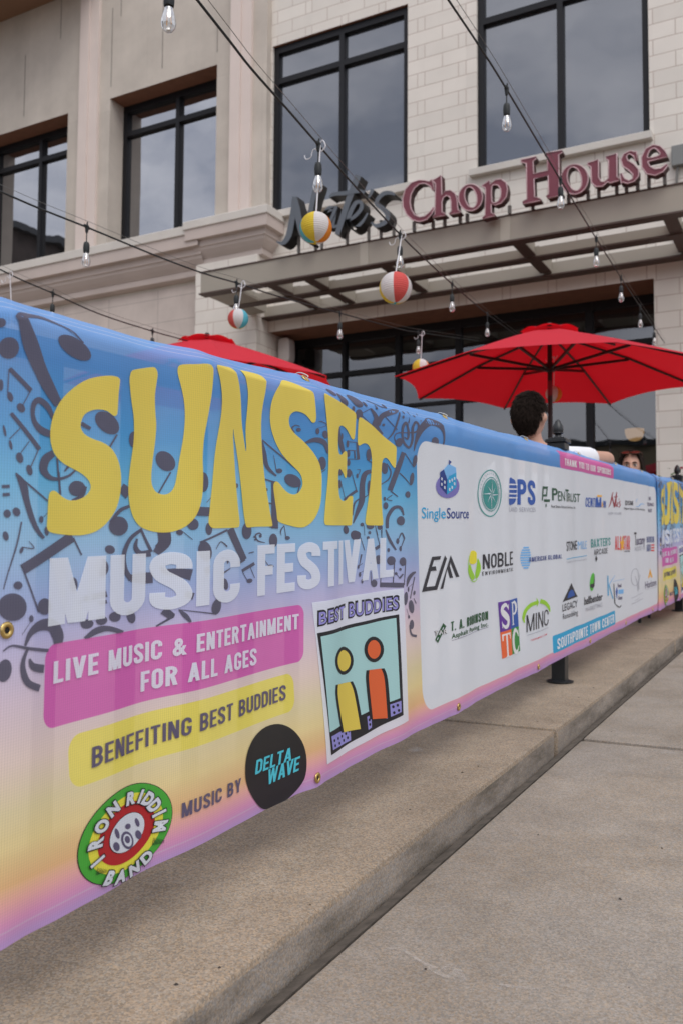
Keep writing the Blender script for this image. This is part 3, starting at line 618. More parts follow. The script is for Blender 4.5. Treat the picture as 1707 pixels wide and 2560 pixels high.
# ------------------------------------------------------------------ small fixtures on the building
M_spk = mat('white_plastic', (.56,.52,.50), .45)
mb = MB(); p = PY(716,878,11.98); hw, hh = .105, .20
prof = []
for k in range(24):
    a = 2*math.pi*k/24; prof.append((p.x+hw*math.copysign(abs(math.cos(a))**.45, math.cos(a)), p.z+hh*math.copysign(abs(math.sin(a))**.45, math.sin(a))))
mb.prism_y(prof, [], 11.90, 12.08)
s = thing('wall_speaker', 'white rounded loudspeaker mounted inside the left edge of the shop opening', 'speaker', (p.x, 11.98, p.z))
mb.build('cabinet', M_spk, s, bevel=.015, smooth=True, autosmooth=40); MB().box(p.x-.15, p.x-.06, 12.02, 12.06, p.z-.03, p.z+.03).build('bracket', M_frame, s)
p = PY(1703,388,YS-.06); s = thing('wall_box', 'small grey metal box with a conduit on the stone beside the right hand window', 'junction box', (p.x, YS, p.z))
MB().box(p.x-.12, p.x+.16, YS-.10, YS-.002, p.z-.13, p.z+.13).build('housing', mat('grey_enamel', (.20,.205,.20), .5), s, bevel=.012)
MB().tube([(p.x-.05,YS-.05,p.z-.13),(p.x-.09,YS-.05,p.z-.6),(p.x-.10,YS-.04,p.z-1.2)], .017, 8).build('conduit', M_post, s)
for px, py, yy in ((1585,1085,13.3),):
    p = PY(px, py, yy); s = thing('pendant_lamp', 'amber half globe pendant lamp seen inside the shop window', 'lamp', (p.x, yy, p.z))
    M_lamp = mat('amber_glass', (.75,.45,.18), .4); M_lamp.node_tree.nodes['Principled BSDF'].inputs['Emission Color'].default_value = (1,.55,.2,1); M_lamp.node_tree.nodes['Principled BSDF'].inputs['Emission Strength'].default_value = .55
    MB().lathe((p.x,yy,p.z), [(.135,.07),(.132,.01),(.112,-.05),(.07,-.09),(.02,-.103)], 24).build('shade', M_lamp, s, smooth=True)
    MB().tube([(p.x,yy,p.z+.07),(p.x,yy,3.72)], .012, 6).build('stem', M_pole, s)
# ------------------------------------------------------------------ buildings across the street (seen in the glass)
M_tan = mat('tan_render', (.36,.30,.19), .9, var=.06, vscale=.6); M_wdark = mat('dark_window', (.03,.035,.04), .3); M_brick = mat('dark_brick', (.07,.055,.05), .9, var=.2, vscale=2)
def far_block(label, x0, x1, y0, y1, z1, m, face, nx, nz_, zz0):
    t = thing('facing_building', label, 'building', ((x0+x1)/2, (y0+y1)/2, -1.4))
    MB().box(x0, x1, y0, y1, -1.4, z1).build('wall', m, t); MB().box(x0-.3, x1+.3, y0-.3, y1+.3, z1, z1+.35).build('roof', M_wdark, t)
    for i in range(nx):
        for j in range(nz_):
            z = zz0+3.0*j
            mb = MB()
            if face == 'y': x = x0+(x1-x0)*(i+.5)/nx; mb.box(x-.8, x+.8, y1, y1+.06, z, z+1.4)
            else: y = y0+(y1-y0)*(i+.5)/nx; mb.box(x1, x1+.06, y-.8, y+.8, z, z+1.4)
            mb.build('window', M_wdark, t)
far_block('long tan two storey building across the street, seen only as a reflection', -34, 22, -42, -30, 7.2, M_tan, 'y', 13, 2, 1.6)
far_block('tall dark building at the left across the street, seen only as a reflection', -52, -33, -24, 1.5, 15.5, M_brick, 'x', 6, 4, 2.0)
# ------------------------------------------------------------------ fence
M_iron = mat('black_powder_coat', (.012,.014,.016), .38, spec=.5, var=.15, vscale=40)
FX = -1.12
def fence(label, posts, y0, y1, step):
    t = thing('metal_fence', label, 'fence', (FX, posts[0], -.728+gz(posts[0])), 'black fences along the kerb')
    for y in posts:
        z0 = -.728+gz(y); z1 = z0+1.136; h = .032
        p = MB().box(FX-h, FX+h, y-h, y+h, z0+.004, z1-.012).build('post', M_iron, t, bevel=.004)
        mb = MB().lathe((FX,y,z0), [(.062,.001),(.062,.008),(.05,.012)], 20); mb.build('base_flange', M_iron, p)
        mb = MB(); mb.box(FX-.05, FX+.05, y-.05, y+.05, z1-.012, z1+.004); mb.box(FX-.042, FX+.042, y-.042, y+.042, z1-.045, z1-.014); mb.box(FX-.038, FX+.038, y-.038, y+.038, z1+.004, z1+.012)
        mb.build('cap', M_iron, p, bevel=.003)
        MB().lathe((FX,y,z1+.012), [(.020,0),(.016,.006),(.014,.014),(.020,.020),(.027,.023),(.024,.027),(.0265,.034),(.0255,.048),(.021,.064),(.012,.080),(.004,.089)], 16).build('finial', M_iron, p, smooth=True, autosmooth=45)
    for dz in (1.03, .21):
        MB().bar((FX, y0, -.728+gz(y0)+dz), (FX, y1, -.728+gz(y1)+dz), .03, .035).build('rail', M_iron, t)
    y = y0+.09
    while y < y1:
        z = -.728+gz(y)
        if min(abs(y-q) for q in posts) > .05: MB().box(FX-.0125, FX+.0125, y-.0125, y+.0125, z+.20, z+1.03).build('picket', M_iron, t)
        y += step
fence('black metal fence behind the near banner, its pointed post beside the seated man', [.40, 4.212], .40, 8.0, .1905)
fence('black metal fence behind the far banner at the right edge of the view', [8.03], 8.03, 11.5, .1905)
# ------------------------------------------------------------------ people
M_skin = mat('skin', (.52,.30,.22), .55, var=.05, vscale=20, spec=.35); M_hair = mat('black_hair', (.022,.015,.012), .8, spec=.12, var=.3, vscale=60); M_shirt = mat('white_cotton', (.74,.75,.78), .85, var=.04, vscale=12, bump=.3, bscale=25)
M_jean = mat('blue_denim', (.05,.07,.12), .85, var=.1, vscale=30); M_top = mat('black_cotton', (.02,.02,.024), .85)
M_eye = mat('eye_white', (.62,.60,.58), .3); M_iris = mat('dark_iris', (.02,.012,.008), .2); M_lens = mat('brown_lens', (.05,.02,.015), .12); M_shell = mat('tortoise_frame', (.10,.025,.012), .3)
def skin_mesh(nodes, edges, root, sub=2):
    me = bpy.data.meshes.new('tmp'); keys = list(nodes)
    me.from_pydata([nodes[k][0] for k in keys], [(keys.index(a), keys.index(b)) for a, b in edges], [])
    o = bpy.data.objects.new('tmp', me); C.objects.link(o)
    md = o.modifiers.new('s', 'SKIN'); md.use_smooth_shade = True
    for i, k in enumerate(keys):
        r = nodes[k][1]; me.skin_vertices[0].data[i].radius = r if isinstance(r, tuple) else (r, r)
        me.skin_vertices[0].data[i].use_root = (k == root)
    o.modifiers.new('u', 'SUBSURF').levels = sub
    dg = bpy.context.evaluated_depsgraph_get(); ev = o.evaluated_get(dg); m2 = ev.to_mesh()
    vs = [tuple(v.co) for v in m2.vertices]; fs = [tuple(p.vertices) for p in m2.polygons]; ev.to_mesh_clear()
    bpy.data.objects.remove(o); bpy.data.meshes.remove(me); return vs, fs
def head_mesh(c, az, s=1.0):
    """skull with brow, nose, lips, chin and ears; az = direction faced"""
    bm = bmesh.new(); bmesh.ops.create_icosphere(bm, subdivisions=5, radius=1.0)
    f = Vector((math.cos(az), math.sin(az), 0)); r = Vector((f.y, -f.x, 0)); vs = []
    for v in bm.verts:
        x, y, z = v.co
        X, Yv, Z = x*.076, y*.097, z*.118
        if z < 0: X *= 1-.30*(-z)**1.6; Yv = Yv*(1-.10*(-z)) if y > 0 else Yv*(1-.38*(-z)**1.2)
        if y > 0:
            X *= 1-.05*y
            g = lambda a, b, sx, sz: math.exp(-((x-a)/sx)**2-((z-b)/sz)**2)
            Yv += .024*g(0,-.20,.15,.16)+.012*g(0,-.02,.12,.2) - .012*(g(.40,.06,.2,.13)+g(-.40,.06,.2,.13)) + .006*g(0,.24,.6,.10) + .009*g(0,-.50,.28,.07)+.008*g(0,-.62,.24,.06)+.012*g(0,-.88,.3,.14)
        if abs(x) > .88 and abs(z+.05) < .30 and -.35 < y < .15:
            e = (1-((z+.05)/.30)**2)*(1-((y+.1)/.25)**2); X += math.copysign(.022*max(0, e), x)
        p = Vector(c) + (r*X + f*Yv + Vector((0,0,Z)))*s; vs.append(tuple(p))
    fs = [tuple(v.index for v in q.verts) for q in bm.faces]; bm.free(); return vs, fs, f, r
def hair_on(c, f, r, s, inside, n, ln, mb, shell=1.07, down=.3):
    rnd = random.Random(3)
    bm = bmesh.new(); bmesh.ops.create_icosphere(bm, subdivisions=5, radius=1.0); bm.verts.ensure_lookup_table(); ok = {}
    vs = []
    for v in bm.verts:
        x, y, z = v.co; ok[v.index] = inside(x, y, z)
        k = shell+.035*noise.noise(Vector((x*3, y*3, z*3)))
        zz = z*.118*k*(1.07 if z > 0 else 1); xx = x*.076*k*(1-.10*max(0,-z)-.10*(max(0,-z))**1.5); yy = y*.097*k*(1-(.34 if y < 0 else .1)*max(0,-z)**1.2)
        vs.append(Vector(c)+(r*xx+f*yy+Vector((0,0,zz)))*s)
    mb.add(vs, [tuple(v.index for v in q.verts) for q in bm.faces if sum(ok[v.index] for v in q.verts) >= 2])
    pts = [v for v in bm.verts if ok[v.index]]
    for _ in range(n):
        v = rnd.choice(pts); p = vs[v.index]; d = (p-Vector(c)).normalized()
        flow = Vector((rnd.uniform(-.35,.35), rnd.uniform(-.35,.35), -down-.4))-f*.25; flow = (flow-d*flow.dot(d)).normalized()
        w = rnd.uniform(.0012,.0026)*s; l = rnd.uniform(.6,1.2)*ln*s; q = d.cross(flow).normalized()*w; lift = d*rnd.uniform(.001,.005)*s
        m1 = p+flow*l*.5+lift*.9; tip = p+flow*l+lift*rnd.uniform(.2,1.5); b0 = p-d*.002
        mb.add([b0+q, b0-q, m1+q*.9, m1-q*.9, m1+d*w*1.2, tip], [(0,1,4),(1,3,4),(0,4,2),(2,4,5),(4,3,5),(0,2,3,1),(2,5,3)])
    bm.free()
def hand_nodes(nodes, edges, k, w, d, up, s=1.0):
    d = Vector(d).normalized(); up = Vector(up); sd_ = d.cross(up).normalized(); up = sd_.cross(d).normalized(); w = Vector(w)
    nodes[k+'palm'] = (tuple(w+d*.05*s), (.030*s,.018*s)); edges.append((k, k+'palm'))
    for i, (off, ln) in enumerate(((-.030,.062),(-.010,.075),(.010,.070),(.028,.055))):
        a = w+d*.088*s+sd_*off*s; b = a+d*ln*.55*s-up*.012*s; c = b+d*ln*.35*s-up*.03*s
        for q, p, rr in (('a',a,.0095),('b',b,.0085),('c',c,.007)): nodes[f'{k}{i}{q}'] = (tuple(p), rr*s)
        edges.extend([(k+'palm', f'{k}{i}a'), (f'{k}{i}a', f'{k}{i}b'), (f'{k}{i}b', f'{k}{i}c')])
    a = w+d*.045*s-sd_*.045*s-up*.008; b = a+d*.035*s-sd_*.012*s-up*.012
    nodes[k+'ta'] = (tuple(a), .0105*s); nodes[k+'tb'] = (tuple(b), .008*s); edges.extend([(k+'palm', k+'ta'), (k+'ta', k+'tb')])
def person(label, head, az, body_az, hips, sh_r, sh_l, el_r, ha_r, el_l, ha_l, floor, s, shirt_m, leg_m, hair_fn):
    t = thing('person', label, 'person', (hips[0], hips[1], floor))
    bf = Vector((math.cos(body_az), math.sin(body_az), 0)); br = Vector((bf.y, -bf.x, 0)); H = Vector(head); hp = Vector(hips)
    SR, SLf = Vector(sh_r), Vector(sh_l); nb = (SR+SLf)/2+Vector((0,0,.03)); chest = (SR+SLf)/2*.62+hp*.38; waist = (SR+SLf)/2*.28+hp*.72
    N = {'hip':(tuple(hp+Vector((0,0,.07))),(.15*s,.11*s)), 'waist':(tuple(waist),(.135*s,.10*s)), 'chest':(tuple(chest),(.155*s,.115*s)), 'neckb':(tuple(nb),(.085*s,.075*s)), 'neck':(tuple(nb*.5+H*.5-Vector((0,0,.02))),(.056*s,.058*s)), 'skull':(tuple(H),(.06*s,.06*s))}
    E_ = [('hip','waist'),('waist','chest'),('chest','neckb'),('neckb','neck'),('neck','skull')]
    for k, sh, el, ha in (('r',SR,Vector(el_r),Vector(ha_r)),('l',SLf,Vector(el_l),Vector(ha_l))):
        N['s'+k] = (tuple(sh), .062*s); N['u'+k] = (tuple(sh*.5+el*.5), .047*s); N['e'+k] = (tuple(el), .041*s); N['f'+k] = (tuple(el*.6+ha*.4), .040*s); N['w'+k] = (tuple(ha), (.028*s,.024*s))
        E_ += [('neckb','s'+k),('s'+k,'u'+k),('u'+k,'e'+k),('e'+k,'f'+k),('f'+k,'w'+k)]; hand_nodes(N, E_, 'w'+k, ha, ha-el, (0,0,1), s)
    Lg = {}
    for sg_, k in ((1,'r'),(-1,'l')):
        a = hp+br*.09*sg_*s; kn = a+bf*.43*s+br*.05*sg_*s+Vector((0,0,.03)); an = Vector((kn.x, kn.y, floor+.09))-bf*.04; to = Vector((an.x, an.y, floor+.035))+bf*.17*s
        N['h'+k] = (tuple(a+Vector((0,0,.02))), .092*s); N['k'+k] = (tuple(kn), .062*s); N['c'+k] = (tuple(kn*.6+an*.4), .055*s); N['a'+k] = (tuple(an), .040*s); N['t'+k] = (tuple(to), (.038*s,.028*s))
        E_ += [('hip','h'+k),('h'+k,'k'+k),('k'+k,'c'+k),('c'+k,'a'+k),('a'+k,'t'+k)]
        Lg[k] = 1
    vs, fs = skin_mesh(N, E_, 'hip'); mb = MB(); mb.add(vs, fs); hv, hf, f, r = head_mesh(head, az, s); mb.add(hv, hf)
    mb.build('body', M_skin, t, smooth=True)
    K = 1.13; NS = {k:(N[k][0], tuple(q*K for q in N[k][1]) if isinstance(N[k][1], tuple) else N[k][1]*K) for k in ('hip','waist','chest','neckb','sr','ur','sl','ul')}
    NS['neckb'] = (tuple(nb-Vector((0,0,.012))), (.10*s,.085*s)); NS['ur'] = (tuple(SR*.42+Vector(el_r)*.58), .064*s); NS['ul'] = (tuple(SLf*.42+Vector(el_l)*.58), .064*s)
    vs, fs = skin_mesh(NS, [e for e in E_ if e[0] in NS and e[1] in NS], 'hip'); MB().add(vs, fs).build('shirt', shirt_m, t, smooth=True)
    NT = {k:(N[k][0], tuple(q*1.1 for q in N[k][1]) if isinstance(N[k][1], tuple) else N[k][1]*1.1) for k in ('hip','hr','kr','cr','ar','hl','kl','cl','al')}
    vs, fs = skin_mesh(NT, [e for e in E_ if e[0] in NT and e[1] in NT], 'hip'); MB().add(vs, fs).build('trousers', leg_m, t, smooth=True)
    mb = MB(); hair_fn(Vector(head), f, r, s, mb); mb.build('hair', M_hair, t, recalc=False)
    # face: eyes, brows, mouth
    for sx in (-1, 1):
        e = Vector(head)+(r*.031*sx+f*.083+Vector((0,0,.006)))*s
        mb = MB(); mb.m = 0
        bm = bmesh.new(); bmesh.ops.create_uvsphere(bm, u_segments=14, v_segments=10, radius=1)
        mb.add([e+(r*v.co.x*.0155+f*v.co.y*.009+Vector((0,0,v.co.z*.0075)))*s for v in bm.verts], [tuple(v.index for v in q.verts) for q in bm.faces]); mb.m = 1
        mb.add([e+(f*.0062+r*v.co.x*.0065+f*v.co.y*.0035+Vector((0,0,v.co.z*.0062)))*s for v in bm.verts], [tuple(v.index for v in q.verts) for q in bm.faces]); bm.free()
        mb.build('eye', [M_eye, M_iris], t, smooth=True)
        MB().tube([Vector(head)+(r*(.012*sx)+f*.098+Vector((0,0,.024)))*s, Vector(head)+(r*.030*sx+f*.094+Vector((0,0,.031)))*s, Vector(head)+(r*.050*sx+f*.080+Vector((0,0,.024)))*s], [.0035,.0042,.002], 6).build('eyebrow', M_hair, t)
        MB().tube([e+(r*-.016*sx+f*.006+Vector((0,0,.004)))*s, e+(f*.0105+Vector((0,0,.0085)))*s, e+(r*.018*sx+f*.003+Vector((0,0,.004)))*s], .0016, 5).build('eyelash', M_hair, t)
    return t, f, r
def chair(label, x, y, az, seat_z, floor):
    t = thing('patio_chair', label, 'chair', (x, y, floor), 'patio chairs behind the banner'); f = Vector((math.cos(az), math.sin(az), 0)); r = Vector((f.y, -f.x, 0)); o = Vector((x, y, 0))
    P = lambda a, b, z: o+r*a+f*b+Vector((0,0,z))
    MB().bar(P(0,-.2,seat_z-.02), P(0,.22,seat_z-.02), .42, .03).build('seat', M_iron, t)
    MB().bar(P(0,-.22,seat_z+.16), P(0,-.27,seat_z+.42), .40, .02, up=f).build('backrest', M_iron, t)
    for a in (-.2, .2):
        MB().bar(P(a,-.2,floor), P(a,-.2,seat_z-.037), .022).build('leg', M_iron, t); MB().bar(P(a,.2,floor), P(a,.2,seat_z-.037), .022).build('leg', M_iron, t)
        MB().bar(P(a,-.215,seat_z-.0), P(a,-.225,seat_z+.17), .02).build('back_support', M_iron, t)
def man_hair(c, f, r, s, mb):
    hair_on(c, f, r, s, lambda x, y, z: (z > .42 if y > .35 else (z > .30 if y > .1 else (z > -.05 + .9*max(0, y+.25) if abs(x) > .72 and y > -.35 else z > -.72+.5*max(0, y+.6)))), 3600, .032, mb, 1.035, .25)
def woman_hair(c, f, r, s, mb):
    hair_on(c, f, r, s, lambda x, y, z: (z > .58+.25*(1-abs(x)) if y > .45 else (z > .15 if y > .25 else z > -.9)), 1500, .05, mb, 1.08, .6)
    for sx in (-1, 1):
        for k in range(13):
            a = k/12; p0 = c+(r*sx*(.074+.010*math.sin(k*2.1))+f*(.045-.13*a)+Vector((0,0,.05)))*s; p1 = p0+(r*sx*.024+Vector((0,0,-.13)))*s; p2 = p1+(r*sx*(.005+.012*math.sin(k))+f*.012+Vector((0,0,-.17)))*s
            mb.tube(catmull([tuple(p0+Vector((0,0,.04))-r*sx*.02*s), tuple(p0), tuple(p1), tuple(p2)], 3, False), [.012*s]*9+[.005*s], 6)
mf = -.728+gz(4.3)
hd = PD(1322,1046,4.62)
el = PX(1522,1146,-1.115)
az = R(55)
person('seated man with short black hair and white T-shirt seen from behind', hd, R(82), R(112), (hd.x-.09,hd.y+.02,-.03), (hd.x+.17,hd.y+.03,hd.z-.215), (hd.x-.19,hd.y+.12,hd.z-.24), el, (el.x-.22,el.y+.10,.44), (hd.x-.40,hd.y+.16,.24), (hd.x-.36,hd.y+.42,.10), mf, 1.04, M_shirt, M_jean, man_hair)
chair('black patio chair under the man in the white T-shirt', hd.x-.10, hd.y, R(112), -.06, mf)
wf = -.728+gz(7.0); hw = PD(1577,1168,6.9)
wt, wf_, wr_ = person('woman with long black hair and raised sunglasses looking over the banner', hw, R(-82), R(-140), (hw.x-.02,hw.y+.06,hw.z-.78), (hw.x-.18,hw.y+.04,hw.z-.25), (hw.x+.17,hw.y+.04,hw.z-.25), (hw.x-.25,hw.y-.02,hw.z-.5), (hw.x-.14,hw.y-.2,hw.z-.62), (hw.x+.10,hw.y-.02,hw.z-.5), (hw.x-.02,hw.y-.2,hw.z-.62), wf, .97, M_top, M_jean, woman_hair)
chair('black patio chair under the woman with long black hair', hw.x-.13, hw.y+.07, R(-90), hw.z-.84, wf)
g = MB(); g2 = MB()
for sx in (-1, 1):
    c = hw+wr_*.034*sx+wf_*.082+Vector((0,0,.104)); up = (Vector((0,0,1))*.45-wf_*.9).normalized()
    q = [c+wr_*math.cos(a)*.030+up*math.sin(a)*.024 for a in [2*math.pi*k/16 for k in range(16)]]; nn = wr_.cross(up)*.0018
    g2.add([p+nn for p in q]+[p-nn for p in q], [tuple(range(16)), tuple(reversed(range(16,32)))]+[(k,(k+1)%16,16+(k+1)%16,16+k) for k in range(16)]); g.tube(q+q[:1], .0028, 6, False)
    g.tube([c+wr_*.03*sx, c+wr_*.045*sx-wf_*.03, c+wr_*.05*sx-wf_*.12-Vector((0,0,.03))], .0025, 6)
g.tube([hw-wr_*.006+wf_*.086+Vector((0,0,.107)), hw+wr_*.006+wf_*.086+Vector((0,0,.107))], .003, 6)
sgl = thing('sunglasses', 'dark red sunglasses resting on top of the black haired woman', 'sunglasses', tuple(hw+Vector((0,0,.11))))
g.build('frame', M_shell, sgl, smooth=True); g2.build('lens', M_lens, sgl)
# flowering plant at the right edge
M_leaf = mat('leaf_green', (.055,.12,.035), .6, var=.3, vscale=30); M_petal = mat('pink_petal', (.62,.06,.18), .7); M_pot = mat('dark_clay_pot', (.12,.07,.05), .8)
c = PD(1716,1178,8.9); t = thing('potted_plant', 'leafy potted plant with pink blossoms behind the fence at the right edge', 'plant', (c.x, c.y, -.728+gz(c.y)))
MB().lathe((c.x,c.y,-.728+gz(c.y)), [(.15,0),(.21,.38),(.22,.40),(.19,.40),(.18,.34)], 20).build('pot', M_pot, t, smooth=True, autosmooth=40)
lf, pe, st_ = MB(), MB(), MB(); rnd = random.Random(5); zb = -.728+gz(c.y)+.36
for i in range(46):
    a = rnd.uniform(0, 6.28); rr = rnd.uniform(.02,.30); tipp = Vector((c.x+rr*math.cos(a), c.y+rr*math.sin(a), c.z+rnd.uniform(-.45,.10)-rr*.5)); b0 = Vector((c.x+.05*math.cos(a), c.y+.05*math.sin(a), zb))
    st_.tube([b0, b0*.5+tipp*.5+Vector((0,0,.06)), tipp], [.006,.004,.002], 5)
    for k in range(9):
        p = b0*(1-(k+3)/11)+tipp*((k+3)/11)+Vector((rnd.uniform(-.05,.05), rnd.uniform(-.05,.05), rnd.uniform(-.02,.05))); d = Vector((rnd.uniform(-1,1), rnd.uniform(-1,1), rnd.uniform(-.5,.7))).normalized(); s_ = d.cross(Vector((0,0,1))).normalized()*rnd.uniform(.012,.022); l = rnd.uniform(.05,.085)
        lf.add([p, p+d*l*.5+s_, p+d*l, p+d*l*.5-s_], [(0,1,2,3)])
    if i % 5 == 0:
        for k in range(7): d = Vector((rnd.uniform(-1,1), rnd.uniform(-1,1), rnd.uniform(0,1))).normalized()*.035; s_ = d.cross(Vector((.3,.2,1))).normalized()*.016; pe.add([tipp, tipp+d*.6+s_, tipp+d, tipp+d*.6-s_], [(0,1,2,3)])
lf.build('foliage', M_leaf, t, recalc=False); st_.build('stem', M_leaf, t); pe.build('blossom', M_petal, t, recalc=False)

# ------------------------------------------------------------------ the printed banner
BX = -1.05; BY0, BY1 = .872, 6.545
def AR(px, py): p = PX(px, py, BX); return (p.y, p.z-SL*p.y)
def wtop(y): return 1.052*(.340+.018*min(1, max(0, (y-.9)/1.0))) - .010*math.sin((y-.915)/.9*math.pi)**2
def wbot(y): return WB + .006*math.sin((y-.915)/.9*math.pi)**2 - .004*math.exp(-((y-1.3)/.3)**2)
WB = -.590
NYC = 283; DYC = (BY1-BY0)/NYC
def drape(y, w):
    """how far the cloth stands out from its plane"""
    n = noise.noise(Vector((y*.9, w*.7, 3.3))); t = (w-WB)/(.365-WB)
    soft = .55+.45*math.sin(math.pi*min(1, max(0, t)))
    g_ = ((y-.915)/.9 + .5) % 1 - .5; gt, gb = max(0, (w-.20)/.16), max(0, (-.47-w)/.12)
    pk = min(1, (1.9/y)**1.5)*math.exp(-abs(g_)*.9/.10)*math.cos(g_*.9*2*math.pi/.13)
    d = .006*pk*gt*gt + .005*pk*gb*gb + soft*min(1, (1.9/y)**1.3)*(.0082*math.sin(y*2*math.pi/.43+1.3*n+.5*w) + .0030*math.sin(y*2*math.pi/.23+2.2*n+2) + .0014*math.cos(y*2*math.pi/.1905+.35)) + .008*n*min(1, 2.2/y)
    d += .010*math.exp(-((y-1.40-.30*(.3-w))/.05)**2)*max(0, (w+.02)/.36)                      # fold at the first tie
    d += .007*math.exp(-((y-4.25-.5*(.34-w))/.12)**2)*max(0, (w-.05)/.3) - .010*math.exp(-((y-6.33+.3*(.34-w))/.07)**2)*max(0,(w-.0)/.34)
    if w > .322: d -= .055*((w-.322)/.045)**1.3
    if t < .03: d -= .003*max(0,(.03-t)/.03)
    return d
def on_cloth(y, w, off=0.0): return Vector((BX+drape(y, w)+off, y, w+SL*y))
def ink_nodes(n, L):
    def ma(op, a, b=None, c=None):
        q = n.nodes.new('ShaderNodeMath'); q.operation = op
        for i, v in enumerate((a, b, c)):
            if v is None: continue
            if isinstance(v, (int, float)): q.inputs[i].default_value = v
            else: L(v, q.inputs[i])
        return q.outputs[0]
    uv = n.nodes.new('ShaderNodeUVMap'); uv.uv_map = 'art'; s = n.nodes.new('ShaderNodeSeparateXYZ'); L(uv.outputs[0], s.inputs[0])
    U, W = s.outputs[0], s.outputs[1]
    def rrect(y0, y1, w0, w1, rad, k=0.0):
        yy = ma('ADD', U, ma('MULTIPLY', ma('SUBTRACT', W, w1), k)) if k else U
        a = ma('SUBTRACT', ma('ABSOLUTE', ma('SUBTRACT', yy, (y0+y1)/2)), (y1-y0)/2-rad); b = ma('SUBTRACT', ma('ABSOLUTE', ma('SUBTRACT', W, (w0+w1)/2)), (w1-w0)/2-rad)
        a2, b2 = ma('MAXIMUM', a, 0), ma('MAXIMUM', b, 0); d = ma('SUBTRACT', ma('ADD', ma('SQRT', ma('ADD', ma('MULTIPLY', a2, a2), ma('MULTIPLY', b2, b2))), ma('MINIMUM', ma('MAXIMUM', a, b), 0)), rad)
        mr = n.nodes.new('ShaderNodeMapRange'); mr.inputs[1].default_value = .0009; mr.inputs[2].default_value = -.0009; mr.inputs[3].default_value = 0; mr.inputs[4].default_value = 1; L(d, mr.inputs[0]); return mr.outputs[0]
    return ma, U, W, rrect
RECTS = dict(panel=(2.400,6.500,-.541,.262,.075,.06), pink=(.990,1.764,-.296,-.168,.024,0), yellow=(1.045,1.726,-.401,-.316,.028,.09), thanks=(3.97,5.125,.263,.345,.02,0), south=(3.842,5.124,-.547,-.470,.012,.12))
GRAD = [(.36,(110,158,216)),(.27,(80,138,200)),(.17,(74,150,206)),(.08,(104,178,218)),(-.01,(140,186,220)),(-.096,(158,176,218)),(-.155,(184,182,218)),(-.243,(210,192,206)),(-.33,(222,202,192)),(-.40,(220,206,162)),(-.45,(230,208,150)),(-.505,(228,184,134)),(-.53,(228,168,162)),(-.558,(214,146,188)),(-.585,(186,150,206))]  # paler top stop: light on the leaning hem is put into the ink
INKF = 1.16
def ink(c): return tuple(min(.90, v*INKF) for v in s2l(c))
def finish(m, n, L, colour, thru, ma, U, W, notes=None):
    p = n.nodes['Principled BSDF']; p.inputs['Roughness'].default_value = .5; p.inputs['Specular IOR Level'].default_value = .28
    wv = ma('SINE', ma('MULTIPLY', U, 2*math.pi/.0046)); wh = ma('SINE', ma('MULTIPLY', W, 2*math.pi/.0042)); k = ma('ADD', 1.0, ma('ADD', ma('MULTIPLY', wv, .06), ma('MULTIPLY', wh, .03)))
    vm = n.nodes.new('ShaderNodeVectorMath'); vm.operation = 'SCALE'; L(colour, vm.inputs[0]); L(k, vm.inputs['Scale']); col = vm.outputs[0]; L(col, p.inputs['Base Color'])
    tl = n.nodes.new('ShaderNodeBsdfTranslucent'); L(col, tl.inputs[0]); a = n.nodes.new('ShaderNodeMixShader'); a.inputs[0].default_value = .22; L(p.outputs[0], a.inputs[1]); L(tl.outputs[0], a.inputs[2])
    tr = n.nodes.new('ShaderNodeBsdfTransparent'); b = n.nodes.new('ShaderNodeMixShader')
    if notes is None: b.inputs[0].default_value = thru
    else: L(notes, b.inputs[0])
    L(a.outputs[0], b.inputs[1]); L(tr.outputs[0], b.inputs[2]); L(b.outputs[0], n.nodes['Material Output'].inputs[0])
def sheet_mat():
    m = bpy.data.materials.new('printed_mesh_vinyl'); m.use_nodes = True; n = m.node_tree; L = n.links.new; ma, U, W, rrect = ink_nodes(n, L)
    mr = n.nodes.new('ShaderNodeMapRange'); mr.inputs[1].default_value = -.60; mr.inputs[2].default_value = .40; L(W, mr.inputs[0])
    cr = n.nodes.new('ShaderNodeValToRGB'); e = cr.color_ramp.elements; g = sorted(GRAD)
    for i, (w, c) in enumerate(g):
        el = e[i] if i < 2 else e.new(.5); el.position = (w+.60); el.color = (*ink(c), 1)
    for i, (w, c) in enumerate(g): e[i].position = w+.60; e[i].color = (*ink(c), 1)
    L(mr.outputs[0], cr.inputs[0]); cur = cr.outputs[0]
    for k, c in (('panel',(218,222,250)),('pink',(206,100,174)),('yellow',(238,214,100)),('thanks',(206,96,160)),('south',(52,166,212))):
        x = n.nodes.new('ShaderNodeMix'); x.data_type = 'RGBA'; L(rrect(*RECTS[k]), x.inputs[0]); L(cur, x.inputs[6]); x.inputs[7].default_value = (*ink(c), 1); cur = x.outputs[2]
    for w in (.346, .336, -.568): # stitched hems
        f = ma('MULTIPLY', ma('LESS_THAN', ma('ABSOLUTE', ma('SUBTRACT', W, w)), .0007), .45); x = n.nodes.new('ShaderNodeMix'); x.data_type = 'RGBA'; L(f, x.inputs[0]); L(cur, x.inputs[6]); x.inputs[7].default_value = (.72,.74,.8,1); cur = x.outputs[2]
    finish(m, n, L, cur, .125, ma, U, W); return m
def ink_mat(name, c, thru=.05, masked=False):
    if name in MATS: return MATS[name]
    m = bpy.data.materials.new(name); MATS[name] = m; m.use_nodes = True; n = m.node_tree; L = n.links.new; ma, U, W, rrect = ink_nodes(n, L)
    rgb = n.nodes.new('ShaderNodeRGB'); rgb.outputs[0].default_value = (*ink(c), 1); mk = None
    if masked:
        mk = ma('MAXIMUM', ma('MAXIMUM', rrect(*RECTS['panel']), rrect(*RECTS['pink'])), thru)
    finish(m, n, L, rgb.outputs[0], thru, ma, U, W, mk); return m
